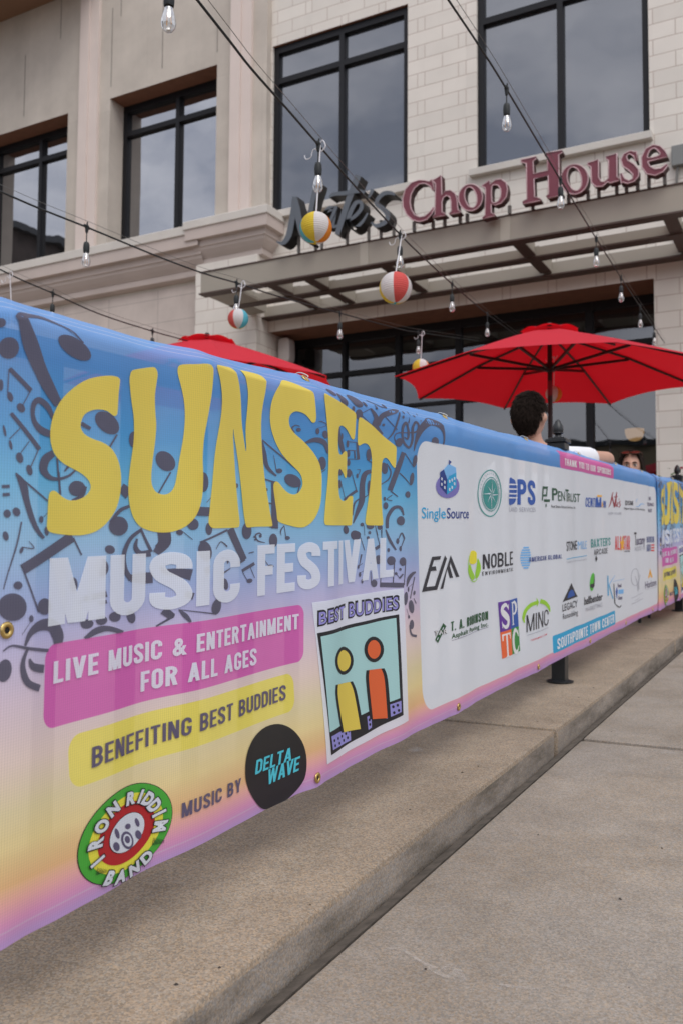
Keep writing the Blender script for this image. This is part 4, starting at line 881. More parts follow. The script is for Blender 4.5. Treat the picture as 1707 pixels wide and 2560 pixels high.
bn = thing('printed_banner', 'long colourful mesh banner with big wavy yellow capitals tied along the fence nearest the camera', 'banner', (BX, BY0, SL*BY0+WB), 'printed banners on the fence')
ORG = Vector(bn.location)
def cloth_object(name, vs, fs, m, uvs, parent, smooth=True):
    me = bpy.data.meshes.new(name); org = parent_loc(parent); me.from_pydata([tuple(Vector(v)-org) for v in vs], [], fs); me.materials.append(m)
    ul = me.uv_layers.new(name='art')
    for p in me.polygons:
        for li in p.loop_indices: ul.data[li].uv = uvs[me.loops[li].vertex_index]
    me.polygons.foreach_set('use_smooth', [smooth]*len(me.polygons)); o = bpy.data.objects.new(name, me); C.objects.link(o); o.parent = parent; return o
vs, fs, uvs = [], [], []
ny = NYC; tv = [0,.01,.02,.03]+[.03+.915*k/24 for k in range(1,25)]+[.955,.965,.975,.985,.993,1.0]
for i in range(ny+1):
    y = BY0+(BY1-BY0)*i/ny
    for t in tv: w = wbot(y)+(wtop(y)-wbot(y))*t; vs.append(on_cloth(y, w)); uvs.append((y, w))
K = len(tv)
for i in range(ny):
    for j in range(K-1): fs.append((i*K+j, (i+1)*K+j, (i+1)*K+j+1, i*K+j+1))
cloth_object('sheet', vs, fs, sheet_mat(), uvs, bn)
class Print:
    """one printed part: flat shapes in (y, w), cut to the cloth's grid and laid on its folds"""
    def __init__(s, name, label=None): s.name, s.label, s.g = name, label, {}
    def tri(s, m, pts, tris, lay):
        s.g.setdefault(m, []).append((pts, tris, lay))
    def poly(s, m, pts, holes=(), lay=0, raw=False):
        loops = [[AR(*p[:2]) for p in l] if not raw else [tuple(p[:2]) for p in l] for l in [pts]+list(holes)]; flat = [p for l in loops for p in l]
        s.tri(m, flat, [tuple(t) for t in tessellate_polygon([[Vector((p[0], p[1], 0)) for p in l] for l in loops])], lay); return s
    def strip(s, m, out, lay, f=None):
        n = len(out)//2; P = [(f(*p[:2]) if f else AR(*p[:2])) for p in out]
        s.tri(m, P, [t for i in range(n-1) for t in ((i, i+1, 2*n-2-i), (i, 2*n-2-i, 2*n-1-i))], lay); return s
    def stroke(s, m, pts, lay=0): return s.strip(m, stroke_poly(pts, 5), lay)
    def ell(s, m, cx, cy, rx, ry, rot=0, lay=0): return s.poly(m, ell(cx, cy, rx, ry, rot), (), lay)
    def text(s, m, body, a, b, top, weight=0.0, lay=1, spacing=1.0, shear=0.0):
        P, tris, wd, cap = glyphs(body, weight, spacing); A, B, T = AR(*a), AR(*b), AR(*top); ex = ((B[0]-A[0])/wd, (B[1]-A[1])/wd); ey = (0, (T[1]-A[1])/cap)
        s.tri(m, [(A[0]+p[0]*ex[0]+shear*p[1]*ex[0], A[1]+p[0]*ex[1]+p[1]*ey[1]) for p in P], tris, lay); return s
    def btext(s, m, body, a, b, top, stem=.15, w=.46, gap=.085, lay=1, shear=0.0):
        P, tris, wd, cap = block(body, stem, w, gap); A, B, T = AR(*a), AR(*b), AR(*top); ex = ((B[0]-A[0])/wd, (B[1]-A[1])/wd); h_ = T[1]-A[1]
        s.tri(m, [(A[0]+(p[0]+shear*p[1])*ex[0], A[1]+p[0]*ex[1]+p[1]*h_) for p in P], tris, lay); return s
    def build(s, parent=None):
        for mi, (m, items) in enumerate(s.g.items()):
            bm = bmesh.new(); lay_l = bm.verts.layers.float.new('lay')
            for k, (pts, tris, lay) in enumerate(items):
                vsb = [bm.verts.new((p[0], p[1], 0)) for p in pts]
                for v in vsb: v[lay_l] = .0011+lay*.0005+(k % 40)*.000008
                for t in tris:
                    try: bm.faces.new([vsb[i] for i in t])
                    except ValueError: pass
            ys = [v.co.x for v in bm.verts]; ws = [v.co.y for v in bm.verts]
            k = math.ceil((min(ys)-BY0)/DYC)
            while BY0+k*DYC < max(ys):
                bmesh.ops.bisect_plane(bm, geom=bm.verts[:]+bm.edges[:]+bm.faces[:], plane_co=(BY0+k*DYC,0,0), plane_no=(1,0,0)); k += 1
            k = math.ceil(min(ws)/.05)
            while k*.05 < max(ws):
                bmesh.ops.bisect_plane(bm, geom=bm.verts[:]+bm.edges[:]+bm.faces[:], plane_co=(0,k*.05,0), plane_no=(0,1,0)); k += 1
            dead = [v for v in bm.verts if v.co.y > wtop(v.co.x)+.001]      # nothing beyond the hem
            if dead: bmesh.ops.delete(bm, geom=dead, context='VERTS')
            low = [v for v in bm.verts if v.co.y < wbot(v.co.x)]
            for v in low: v.co.y = wbot(v.co.x)
            bm.normal_update()
            for f in bm.faces:
                if f.normal.z < 0: f.normal_flip()
            bm.verts.index_update(); vv = list(bm.verts)
            o = cloth_object(s.name, [on_cloth(v.co.x, v.co.y, v[lay_l]) for v in vv], [tuple(v.index for v in f.verts) for f in bm.faces], m, [(v.co.x, v.co.y) for v in vv], parent or bn)
            if s.label: o['label'] = s.label
            bm.free()
        return s
def arc(cx, cy, rx, ry, a0, a1, n=8): return [(cx+rx*math.cos(R(a0+(a1-a0)*k/n)), cy+ry*math.sin(R(a0+(a1-a0)*k/n))) for k in range(n+1)]
def block_glyph(ch, s, w):
    """condensed bold capital, cap height 1: list of (outline, holes)"""
    h = s/2; V = lambda x: ([(x,0),(x+s,0),(x+s,1),(x,1)], ()); Hb = lambda x0, x1, y, t=.86: ([(x0,y),(x1,y),(x1,y+s*t),(x0,y+s*t)], ())
    def path(p, ww=s):
        L_, R_ = [], []
        for i, q in enumerate(p):
            a, b = p[max(0,i-1)], p[min(len(p)-1,i+1)]; dx, dy = b[0]-a[0], b[1]-a[1]; l = math.hypot(dx,dy) or 1
            L_.append((q[0]-dy/l*ww/2, q[1]+dx/l*ww/2)); R_.append((q[0]+dy/l*ww/2, q[1]-dx/l*ww/2))
        return (('strip', L_, R_), ())
    def diag(x0, y0, x1, y1, k=1.0): q = s*k/2; return ([(x0-q,y0),(x0+q,y0),(x1+q,y1),(x1-q,y1)], ())
    r = min(w/2-h, .27); T = 1-h*.93; Bm = h*.93
    def bowl(y0, y1, ww): 
        q = min(.2, (y1-y0)/2-h); rr = max(.05, min(q, ww-s-h+.0)); x = ww-h
        return path([(h, y1-h*.9)]+[(x-rr, y1-h*.9)]+arc(x-rr, y1-h*.9-rr, rr, rr, 90, 0, 5)[1:]+arc(x-rr, y0+h*.9+rr, rr, rr, 0, -90, 5)+[(h, y0+h*.9)])
    top = arc(w/2, T-r, w/2-h, r, 180, 0, 10); bot = arc(w/2, Bm+r, w/2-h, r, 0, -180, 10); m = 1.28*w
    if ch == ' ': return [], .26
    if ch == '.': return [([(0,0),(s,0),(s,s),(0,s)], ())], s
    if ch == ',': return [([(0,0),(s*.6,-.14),(s,0),(s,s),(0,s)], ())], s
    if ch == "'": return [([(0,1),(s,1),(s*.7,.7),(s*.3,.7)], ())], s
    if ch == 'I': return [V(0)], s
    if ch == 'L': return [V(0), Hb(s, w*.84, 0)], w*.84
    if ch == 'E': return [V(0), Hb(s, w*.86, 0), Hb(s, w*.78, .5-s*.43), Hb(s, w*.86, 1-s*.86)], w*.86
    if ch == 'F': return [V(0), Hb(s, w*.76, .5-s*.5), Hb(s, w*.84, 1-s*.86)], w*.84
    if ch == 'T': return [V(w*.46-h), Hb(0, w*.46-h, 1-s*.86), Hb(w*.46+h, w*.92, 1-s*.86)], w*.92
    if ch == 'H': return [V(0), V(w-s), Hb(s, w-s, .5-s*.43)], w
    if ch == 'N': return [V(0), V(w-s), diag(h*1.1, 1, w-h*1.1, 0, 1.1)], w
    if ch == 'M': return [V(0), V(m-s), diag(h*1.2, 1, m/2, 0, 1.0), diag(m-h*1.2, 1, m/2, 0, 1.0)], m
    if ch == 'A': a = w*1.12; return [diag(h, 0, a/2, 1, 1.05), diag(a-h, 0, a/2, 1, 1.05), Hb(a*.27, a*.73, .22, .8)], a
    if ch == 'V': a = w*1.10; return [diag(h, 1, a/2, 0, 1.05), diag(a-h, 1, a/2, 0, 1.05)], a
    if ch == 'W': a = w*1.6; return [diag(h, 1, a*.29, 0, .95), diag(a*.5, 1, a*.29, 0, .95), diag(a*.5, 1, a*.71, 0, .95), diag(a-h, 1, a*.71, 0, .95)], a
    if ch == 'Y': a = w*1.06; return [diag(h, 1, a/2, .40, 1.05), diag(a-h, 1, a/2, .40, 1.05), ([(a/2-h,0),(a/2+h,0),(a/2+h,.46),(a/2-h,.46)], ())], a
    if ch == 'X': return [diag(h, 1, w-h, 0, 1.1), diag(w-h, 1, h, 0, 1.1)], w
    if ch == 'K': return [V(0), diag(w-h, 1, s+h*.5, .46, 1.1), diag(w-h*.9, 0, s+h*.6, .60, 1.1)], w
    if ch == 'O': return [path([(h,.5)]+top+bot+[(h,.5)])], w
    if ch == 'Q': return [path([(h,.5)]+top+bot+[(h,.5)]), diag(w-h*.7, -.04, w*.55, .25)], w
    if ch == 'C': return [path([(w-h,.66)]+top[::-1]+bot[::-1]+[(w-h,.34)])], w
    if ch == 'G': return [path([(w-h,.68)]+top[::-1]+bot[::-1]+[(w-h,.48)]), Hb(w*.52, w-s, .48-s*.6)], w
    if ch == 'U': return [path([(w-h,1)]+bot+[(h,1)])], w
    if ch == 'J': return [path([(w-h,1)]+bot+[(h,.34)])], w
    if ch == 'D': return [V(0), bowl(0, 1, w)], w
    if ch == 'B': return [V(0), bowl(.5-h*.9, 1, w*.96), bowl(0, .5+h*.9, w)], w
    if ch == 'P': return [V(0), bowl(.42, 1, w)], w
    if ch == 'R': return [V(0), bowl(.44, 1, w*.98), diag(w-h, 0, w*.56, .50, 1.05)], w
    if ch == 'S': q = w/2-h; return [path(catmull([(w-h,.70),(w-h,.78),(w-h-q*.25,T-.04),(w/2,T),(h+q*.25,T-.04),(h,.80),(h,.72),(h+q*.35,.60),(w/2,.51),(w-h-q*.35,.41),(w-h,.29),(w-h,.20),(w-h-q*.25,Bm+.04),(w/2,Bm),(h+q*.25,Bm+.04),(h,.21),(h,.31)], 3, False))], w
    if ch == '&': a = w*1.15; return [path(catmull([(a-.02,.40),(a*.80,.22),(a*.62,Bm+.03),(a*.40,Bm),(a*.16,.13),(h,.27),(a*.22,.44),(a*.52,.62),(a*.62,.78),(a*.52,.90),(a*.40,T),(a*.26,.90),(a*.24,.76),(a*.36,.58),(a*.62,.28),(a-.01,.02)], 3, False), s*.88)], a
    return [V(0)], s
def block(body, s=.15, w=.46, gap=.085):
    key = ('block', body, s, w, gap)
    if key in _gc: return _gc[key]
    P, T, x = [], [], 0
    for ch in body:
        if ch == '&':
            p2, t2, w2, c2 = glyphs('&', .035, 1.0); o = len(P); k = w*1.25/w2; P += [(q[0]*k+x, q[1]/c2) for q in p2]; T += [tuple(i+o for i in t) for t in t2]; x += w*1.25+gap; continue
        g, wd = block_glyph(ch, s, w)
        for out, holes in g:
            o = len(P)
            if out[0] == 'strip':
                n_ = len(out[1]); P += [(q[0]+x, q[1]) for q in out[1]+out[2]]
                for i in range(n_-1): T += [(o+i, o+i+1, o+n_+i+1), (o+i, o+n_+i+1, o+n_+i)]
                continue
            P += [(q[0]+x, q[1]) for q in out]; T += [tuple(i+o for i in t) for t in tessellate_polygon([[Vector((q[0], q[1], 0)) for q in out]])]
        x += wd+gap
    r = (P, T, x-gap, 1.0); _gc[key] = r; return r
_gc = {}
def glyphs(body, weight, spacing):
    key = (body, weight, spacing)
    if key in _gc: return _gc[key]
    c = bpy.data.curves.new('tmp', 'FONT'); c.body = body; c.offset = weight; c.space_character = spacing; c.resolution_u = 4; o = bpy.data.objects.new('tmp', c); C.objects.link(o)
    dg = bpy.context.evaluated_depsgraph_get(); ev = o.evaluated_get(dg); me = ev.to_mesh(); me.calc_loop_triangles()
    P = [(v.co.x, v.co.y) for v in me.vertices]; T = [tuple(t.vertices) for t in me.loop_triangles]; ev.to_mesh_clear(); bpy.data.objects.remove(o); bpy.data.curves.remove(c)
    x0 = min(p[0] for p in P); P = [(p[0]-x0, p[1]+weight) for p in P]; r = (P, T, max(p[0] for p in P), .729+weight*2) ; _gc[key] = r; return r
YEL = ink_mat('yellow_ink', (226,202,88), .07); WHT = ink_mat('white_ink', (214,219,248), .10); DRK = ink_mat('dark_ink', (90,88,104), .08, True); GREY = ink_mat('plum_ink', (92,86,112), .05); BLK = ink_mat('black_ink', (36,36,40), .07)
cA = lambda p: trf(90, 900, 3.4844, p); cB = lambda p: trf(480, 880, 5.0033, p); cC = lambda p: trf(660, 930, 4.3556, p); cD = lambda p: trf(0, 740, 3.4087, p); cE = lambda p: trf(0, 1180, 3.4087, p)
cF = lambda p: trf(400, 1180, 3.7333, p); cG = lambda p: trf(900, 940, 5.6, p); cK = lambda p: trf(760, 1320, 3.92, p); cI = lambda p: trf(170, 1900, 5.2267, p); cL = lambda p: trf(420, 1780, 4.1263, p)
cM = lambda p: trf(1030, 1120, 4.9, p); cN = lambda p: trf(1040, 1340, 4.1263, p); cO = lambda p: trf(1330, 1140, 4.7515, p); cQ = lambda p: trf(1380, 1320, 5.6, p)
# wavy headline
for pts in (
 cA([(745,185),(738,160),(712,143),(640,135),(520,150),(420,185),(320,250),(230,330),(165,420),(120,530),(103,650),(118,760),(165,845),(240,905),(330,950),(410,995),(465,1050),(482,1110),(455,1165),(400,1205),(330,1223),(260,1213),(205,1180),(165,1150),(130,1138),(95,1160),(82,1220),(75,1340),(68,1440),(75,1480),(110,1503),(200,1518),(330,1528),(430,1522),(530,1490),(620,1420),(700,1310),(745,1180),(757,1040),(745,930),(715,845),(665,770),(590,718),(500,685),(430,645),(397,590),(402,530),(435,470),(500,437),(570,430),(630,445),(680,482),(705,485),(722,460),(728,370),(735,270)]),
 cA([(850,100),(880,82),(960,68),(1050,58),(1080,75),(1093,120),(1085,190),(1072,300),(1075,430),(1085,560),(1078,700),(1060,850),(1048,980),(1052,1080),(1085,1145),(1140,1170),(1190,1155),(1225,1095),(1245,980),(1262,850),(1285,700),(1298,560),(1300,440),(1290,330),(1270,220),(1248,120),(1250,60),(1280,38),(1380,38),(1455,38),(1490,65),(1498,120),(1490,300),(1465,520),(1442,680),(1432,850),(1435,1000),(1430,1150),(1410,1270),(1370,1370),(1300,1450),(1220,1492),(1140,1503),(1050,1490),(950,1450),(880,1370),(840,1250),(828,1120),(838,980),(858,850),(875,730),(882,610),(875,480),(855,360),(840,240),(835,160)]),
 cB([(245,195),(265,168),(380,175),(500,188),(540,215),(565,280),(590,380),(608,500),(618,640),(622,780),(630,920),(655,1080),(682,1240),(690,1180),(682,1050),(685,900),(700,760),(713,600),(712,480),(690,350),(665,260),(660,230),(680,220),(800,240),(900,265),(940,290),(958,340),(955,420),(940,520),(915,650),(898,780),(892,920),(897,1080),(905,1200),(920,1380),(945,1600),(985,1840),(1020,2040),(1042,2150),(1030,2180),(960,2183),(820,2185),(710,2195),(680,2165),(660,2080),(640,1960),(615,1750),(590,1560),(560,1360),(530,1190),(505,1060),(492,960),(485,1070),(492,1200),(505,1370),(520,1560),(540,1750),(565,1950),(590,2110),(588,2165),(560,2195),(440,2200),(290,2205),(210,2200),(172,2150),(170,2090),(185,1950),(200,1800),(215,1650),(225,1500),(240,1300),(255,1150),(275,1000),(300,820),(312,650),(308,500),(285,350),(260,260)]),
 cC([(255,85),(310,85),(400,120),(470,170),(515,215),(530,270),(540,380),(547,500),(535,548),(510,548),(480,500),(440,455),(390,432),(345,430),(305,460),(288,515),(298,590),(340,660),(410,730),(470,800),(530,890),(575,990),(597,1110),(598,1250),(590,1400),(565,1520),(520,1620),(460,1680),(400,1693),(300,1670),(200,1635),(175,1600),(168,1530),(150,1400),(132,1260),(140,1205),(165,1190),(195,1210),(240,1270),(290,1315),(345,1333),(390,1310),(420,1255),(425,1190),(405,1110),(350,1040),(290,975),(220,890),(160,780),(115,660),(92,540),(92,420),(110,310),(150,210),(200,125)]),
 cC([(622,260),(640,235),(680,250),(800,310),(900,365),(990,425),(1015,465),(1013,560),(1007,690),(995,730),(975,725),(950,680),(920,630),(880,595),(840,583),(812,605),(798,680),(795,780),(800,860),(820,895),(850,898),(880,870),(905,860),(922,885),(922,980),(920,1100),(912,1150),(893,1145),(870,1100),(840,1065),(815,1057),(798,1090),(795,1180),(800,1290),(820,1370),(860,1402),(910,1395),(950,1355),(985,1350),(993,1380),(988,1500),(985,1630),(970,1668),(900,1670),(760,1670),(650,1668),(622,1645),(622,1560),(635,1400),(650,1250),(662,1100),(668,900),(665,700),(655,550),(640,400)]),
 cC([(1040,520),(1060,493),(1100,520),(1200,600),(1300,700),(1390,785),(1418,825),(1418,920),(1412,1030),(1400,1042),(1380,1015),(1355,965),(1325,933),(1300,950),(1288,1010),(1285,1120),(1285,1250),(1290,1400),(1298,1530),(1307,1640),(1295,1670),(1220,1670),(1140,1668),(1117,1640),(1120,1570),(1140,1420),(1160,1250),(1175,1080),(1178,950),(1165,850),(1140,795),(1105,775),(1075,785),(1050,800),(1035,780),(1033,700)])):
    Print('headline_letter').poly(YEL, catmull(pts, 3), (), 1).build()
# dark scatter of notes and clefs
NT = Print('note_pattern', 'dark scattered music notes and clefs'); nf = [0]
def S(f, *pts): NT.stroke(DRK, f(list(pts)), 0)
def O(f, cx, cy, rx, ry, rot=0): NT.poly(DRK, f(ell(cx, cy, rx, ry, rot)), (), 0)
for a in ((60,445,80,92,0),(640,440,168,78,32),(70,860,22,42,-15),(155,955,30,42,-30),(220,1485,25,46,-15),(140,1380,28,46,-15),(925,1080,122,78,40),(1165,1220,42,68,0),(1440,1405,66,92,-30),(0,230,35,40,0),(0,760,18,50,0),(25,1150,10,50,-10),(70,1270,12,42,-10)): O(cD, *a)
for s in (((120,200,60),(170,172,70),(260,165,40),(400,180,34),(520,240,20),(620,300,14),(720,400,12)),((170,190,90),(240,410,140),(320,620,120),(400,780,112),(490,925,80)),((65,620,35),(240,810,38)),((60,640,8),(50,830,8)),((240,800,8),(165,940,8)),((440,1050,30),(390,950,52),(310,890,52),(263,925,45),(252,1010,38),(275,1090,45),(335,1150,62),(420,1180,56)),((75,1000,30),(310,1310,40)),((300,1310,10),(230,1460,10)),((220,1240,8),(140,1350,8)),((145,1130,8),(60,1220,8)),((440,1340,60),(365,1395,80),(345,1480,75),(400,1545,45),(490,1560,28),(590,1530,22),(655,1475,14)),((475,1380,18),(490,1560,18)),((545,1495,14),(585,1450,24)),((1010,1180,16),(945,1285,16)),((700,1085,36),(780,1130,30))): S(cD, *s)
for a in ((660,140,76,66,0),(38,355,28,35,0),(110,340,30,38,-20),(25,545,22,40,-10),(322,405,20,30,0),(372,505,20,38,-10),(148,665,14,30,20),(355,1145,66,70,0),(118,965,36,34,0),(75,1150,115,118,0),(230,1248,20,30,0),(1025,460,92,82,0),(945,660,46,36,15),(870,815,62,75,0),(630,960,35,62,0),(745,1295,55,40,-10),(870,1265,50,38,-10),(990,1235,56,42,0),(1150,1230,42,62,-20),(10,1690,56,98,10),(1540,515,22,24,-30)): O(cE, *a)
for s in (((1480,0,12),(1390,182,12)),((490,0,18),(505,195,22)),((728,120,44),(700,205,38),(615,240,14)),((108,10,14),(165,110,64),(195,250,52),(240,400,48),(290,500,40),(348,565,26)),((120,30,12),(250,140,16),(385,248,14)),((0,125,28),(60,122,28)),((5,195,28),(60,190,28)),((150,425,12),(110,620,14),(40,860,10),(5,1000,8)),((330,400,5),(385,345,5)),((150,640,8),(255,650,10),(210,590,6)),((158,830,88),(620,550,92)),((150,800,14),(300,1195,16)),((628,560,14),(700,708,14)),((380,710,10),(425,765,14)),((230,1265,5),(150,1385,5)),((950,430,28),(1035,330,32),(1130,290,26)),((1048,130,84),(1125,188,98)),((1240,480,22),(1335,680,26)),((1250,490,28),(1140,570,36),(1078,700,44),(1090,830,48),(1150,915,50)),((1425,500,90),(1432,600,92),(1370,690,56)),((1208,568,18),(1192,640,44),(1240,695,50),(1330,690,60)),((1145,905,60),(1240,905,95),(1345,900,90)),((690,1065,8),(690,1290,8)),((715,1085,50),(915,1038,52)),((840,1120,30),(915,1104,30)),((175,1480,18),(225,1370,50),(320,1305,90),(430,1310,112),(482,1395,112),(480,1475,70)),((0,1525,10),(70,1478,18),(200,1500,26),(395,1520,28)),((205,1490,20),(162,1600,34),(162,1700,52),(205,1795,62),(310,1840,60)),((215,1588,16),(250,1655,64),(350,1675,70)),((725,1420,30),(830,1350,56),(940,1335,44),(1070,1372,40)),((1425,1180,70),(1485,1235,60)),((1495,1235,10),(1370,1320,10))): S(cE, *s)
for a in ((295,488,46,54,0),(430,530,31,58,0),(190,562,24,22,-30),(383,95,45,92,0),(395,740,60,94,-10),(820,550,52,76,0),(962,598,15,14,0),(900,605,9,9,0),(908,632,9,9,0),(1086,640,39,66,0),(1215,615,22,18,0),(1255,80,78,55,35),(850,1015,31,20,-10),(1062,880,28,16,0),(988,797,9,9,0),(410,920,24,40,0),(590,1045,30,55,-15),(570,805,16,9,0),(618,830,10,26,0),(500,1258,46,74,15),(705,128,16,22,0),(1020,165,12,16,0)): O(cF, *a)
for s in (((210,550,6),(290,630,6)),((310,365,84),(440,372,84)),((75,555,96),(78,650,92),(20,715,62)),((350,658,18),(615,540,20)),((640,530,76),(790,820,68)),((800,815,22),(720,862,18)),((495,722,6),(545,652,10),(612,696,16)),((1008,660,6),(935,640,14),(912,592,16),(948,570,14),(975,585,10)),((1090,85,46),(1100,525,64)),((1000,65,14),(1090,92,14)),((1040,290,14),(1080,296,14)),((1050,510,12),(1130,525,12)),((1185,500,6),(1202,610,6)),((1185,500,6),(1155,545,12),(1158,592,4)),((1320,110,12),(1298,195,10)),((840,758,10),(895,745,10)),((770,922,28),(900,853,30)),((775,930,6),(832,1022,8)),((855,880,6),(905,990,6)),((985,795,6),(1050,885,6)),((412,885,5),(440,880,5)),((38,875,8),(75,925,46),(170,935,72),(280,960,104)),((548,955,20),(645,900,10)),((180,1285,8),(480,1322,12)),((185,1288,12),(230,1340,42),(272,1400,20)),((70,1285,54),(135,1340,44)),((150,1338,14),(5,1440,8)),((228,1140,62),(295,1160,64)),((410,285,6),(450,240,6))): S(cF, *s)
for a in ((388,628,23,21,0),(562,645,18,33,0),(638,682,29,43,-10),(605,995,39,72,0),(195,1075,33,26,0),(858,700,13,36,0),(930,780,16,38,0),(940,885,20,40,0),(943,985,20,36,0),(828,1090,36,38,0),(820,1220,30,46,0),(948,1100,30,46,0),(1155,1260,20,80,0),(1148,900,28,64,0),(1035,1130,11,26,0),(1045,460,36,56,0),(1300,575,14,14,0),(785,215,48,38,40),(880,300,46,80,-20),(1035,310,52,78,-25),(1115,345,14,28,-10),(990,400,14,32,0),(1235,380,10,25,0),(1345,370,16,25,0),(1320,1380,12,22,0),(1330,1455,22,38,0),(1085,1660,18,20,0),(1170,1680,42,30,0),(1275,1690,26,28,0),(912,1715,32,46,0),(1025,1770,48,40,0)): O(cC, *a)
for s in (((345,660,20),(322,610,16),(360,578,10),(400,592,8)),((565,612,4),(655,580,6),(600,540,10),(570,545,4)),((445,775,16),(540,740,52),(630,775,52),(662,890,16)),((640,1060,8),(600,1092,8)),((135,905,5),(165,1070,9)),((8,750,10),(28,880,52),(65,1030,42),(165,1130,18)),((8,738,14),(200,900,14),(362,1050,8)),((822,600,16),(812,690,50),(845,790,64),(880,880,40)),((925,755,7),(1030,765,7)),((1030,768,20),(1045,950,28)),((930,945,7),(1048,950,7)),((935,850,8),(1020,855,8)),((1005,858,14),(1012,940,14)),((850,1220,8),(905,1390,8)),((890,1395,32),(1035,1288,28)),((975,1075,6),(1030,1290,9)),((1172,1080,40),(1110,1110,52),(1085,1220,52),(1080,1400,56),(1040,1520,40),(998,1645,10)),((1062,1375,10),(1010,1430,18),(992,1560,10)),((1110,1362,10),(1160,1325,10)),((1125,950,10),(1185,990,10)),((1045,1118,5),(1062,1065,6),(1030,1062,5)),((1080,442,8),(1165,395,7)),((1165,398,20),(1225,500,52),(1215,600,76),(1290,680,30)),((1065,465,8),(1185,590,7)),((1245,580,40),(1285,480,56),(1400,430,54),(1468,415,14)),((1458,440,20),(1400,640,16),(1340,735,9)),((1320,490,8),(1428,630,8)),((1190,300,12),(1315,388,10)),((1385,1340,8),(1340,1385,8),(1385,1400,10)),((1490,1560,12),(1460,1480,30),(1400,1480,34),(1350,1580,30),(1345,1700,26)),((1105,1665,5),(1110,1780,5)),((1225,1670,8),(1255,1780,8)),((1300,1680,6),(1295,1780,6))): S(cC, *s)
for a in ((1462,1620,38,50,0),): O(cC, *a)
for a in ((515,930,46,62,15),(1055,920,48,66,0),(775,1190,36,88,12),(720,1440,40,90,12),(640,1660,45,46,0),(345,1290,40,82,-8),(605,510,14,24,10),(575,575,16,24,10),(790,560,16,18,0),(95,395,16,30,-10),(240,445,14,20,0),(385,425,18,28,-10)): O(cG, *a)
for s in (((650,700,30),(610,660,44),(568,720,40),(560,850,28),(590,950,36),(670,1000,34),(730,900,46),(735,740,44),(785,645,36),(832,690,28),(795,780,24),(640,795,14),(500,800,14),(460,850,12),(470,920,12)),((640,700,34),(660,800,44),(640,880,32),(580,855,12)),((760,1050,14),(800,900,50),(870,740,90),(980,640,112),(1100,670,92),(1165,780,36),(1175,900,20),(1155,985,18)),((575,1070,62),(490,1330,62),(412,1600,58)),((590,1080,14),(750,1270,12)),((520,1360,14),(690,1530,14)),((420,1610,14),(500,1690,14)),((372,1225,14),(420,1330,14),(400,1440,16),(310,1515,12)),((735,490,16),(660,660,22)),((885,520,14),(868,632,18)),((250,370,12),(365,445,10))): S(cG, *s)
for a in ((525,72,42,50,-25),(430,18,32,40,-20),(702,542,32,36,0),(745,310,34,44,0),(850,320,32,44,0),(942,328,30,42,0),(565,455,10,23,0),(585,522,9,22,0),(552,380,8,20,0),(898,128,12,28,0),(920,202,10,26,0),(830,215,10,20,0),(885,446,11,14,0),(918,405,10,14,0),(1040,770,36,66,-12),(968,690,22,66,5),(1045,945,30,46,0),(998,600,10,25,0),(1080,635,15,22,20),(1005,870,13,17,0),(655,45,14,16,0),(640,95,14,16,0)): O(cK, *a)
for s in (((565,72,7),(608,220,6)),((668,430,7),(672,540,8)),((874,330,8),(865,535,8)),((968,330,8),(953,560,8)),((772,440,8),(763,560,8)),((760,556,46),(950,560,46)),((560,370,5),(580,258,14)),((552,375,4),(590,345,4)),((565,440,4),(600,420,4)),((905,110,5),(930,50,14),(955,100,14)),((925,190,5),(958,95,12)),((808,15,10),(840,120,22),(885,215,12)),((912,492,16),(942,450,14)),((885,440,4),(912,492,5)),((980,572,12),(1005,495,42),(1055,450,34),(1100,432,14)),((1085,480,14),(1022,690,12)),((1015,950,14),(1040,1040,24),(1110,1060,24)),((998,580,4),(1052,548,5)),((978,790,4),(1002,865,4)),((1075,690,8),(1105,740,10)),((720,20,6),(755,160,6)),((715,205,30),(765,170,30)),((770,20,6),(782,190,5))): S(cK, *s)
NT.build()
# headline texts
Print('lettering').btext(WHT, 'MUSIC', (113,1566), (599,1500.5), (117,1396), .215, .56, .06).build()
Print('lettering').btext(WHT, 'FESTIVAL', (648,1491), (981,1441), (636,1364), .21, .54, .06).build()
Print('lettering').btext(WHT, 'LIVE MUSIC & ENTERTAINMENT', (128,1709.5), (750,1572), (128,1654), .185, .50, .095, 2).build()
Print('lettering').btext(WHT, 'FOR ALL AGES', (363,1731), (645,1661.5), (359,1682), .185, .50, .095, 2).build()
Print('lettering').btext(GREY, 'BENEFITING BEST BUDDIES', (228,1920), (720,1749), (221,1871), .165, .52, .10, 2).build()
Print('lettering').btext(GREY, 'MUSIC BY', (453,2045), (602,1977.5), (449,2010), .18, .54, .12, 2).build()
# black disc with brushed blue words
blk = Print('logo', 'black disc with bright blue brushed words').poly(BLK, cL(catmull([(800,590),(812,470),(850,350),(920,240),(1030,155),(1165,125),(1280,165),(1365,260),(1415,390),(1428,545),(1410,690),(1350,810),(1240,915),(1120,985),(1020,1008),(930,950),(850,830),(808,710)], 3)), (), 1)
CY_ = ink_mat('cyan_ink', (84,196,214), .05)
blk.btext(CY_, 'DELTA', (639,1937), (731,1901), (635,1904.5), .18, .56, .09, 3, .12); blk.btext(CY_, 'WAVE', (671,1964), (748,1926.5), (667,1928.5), .18, .54, .05, 3, .12); blk.build()
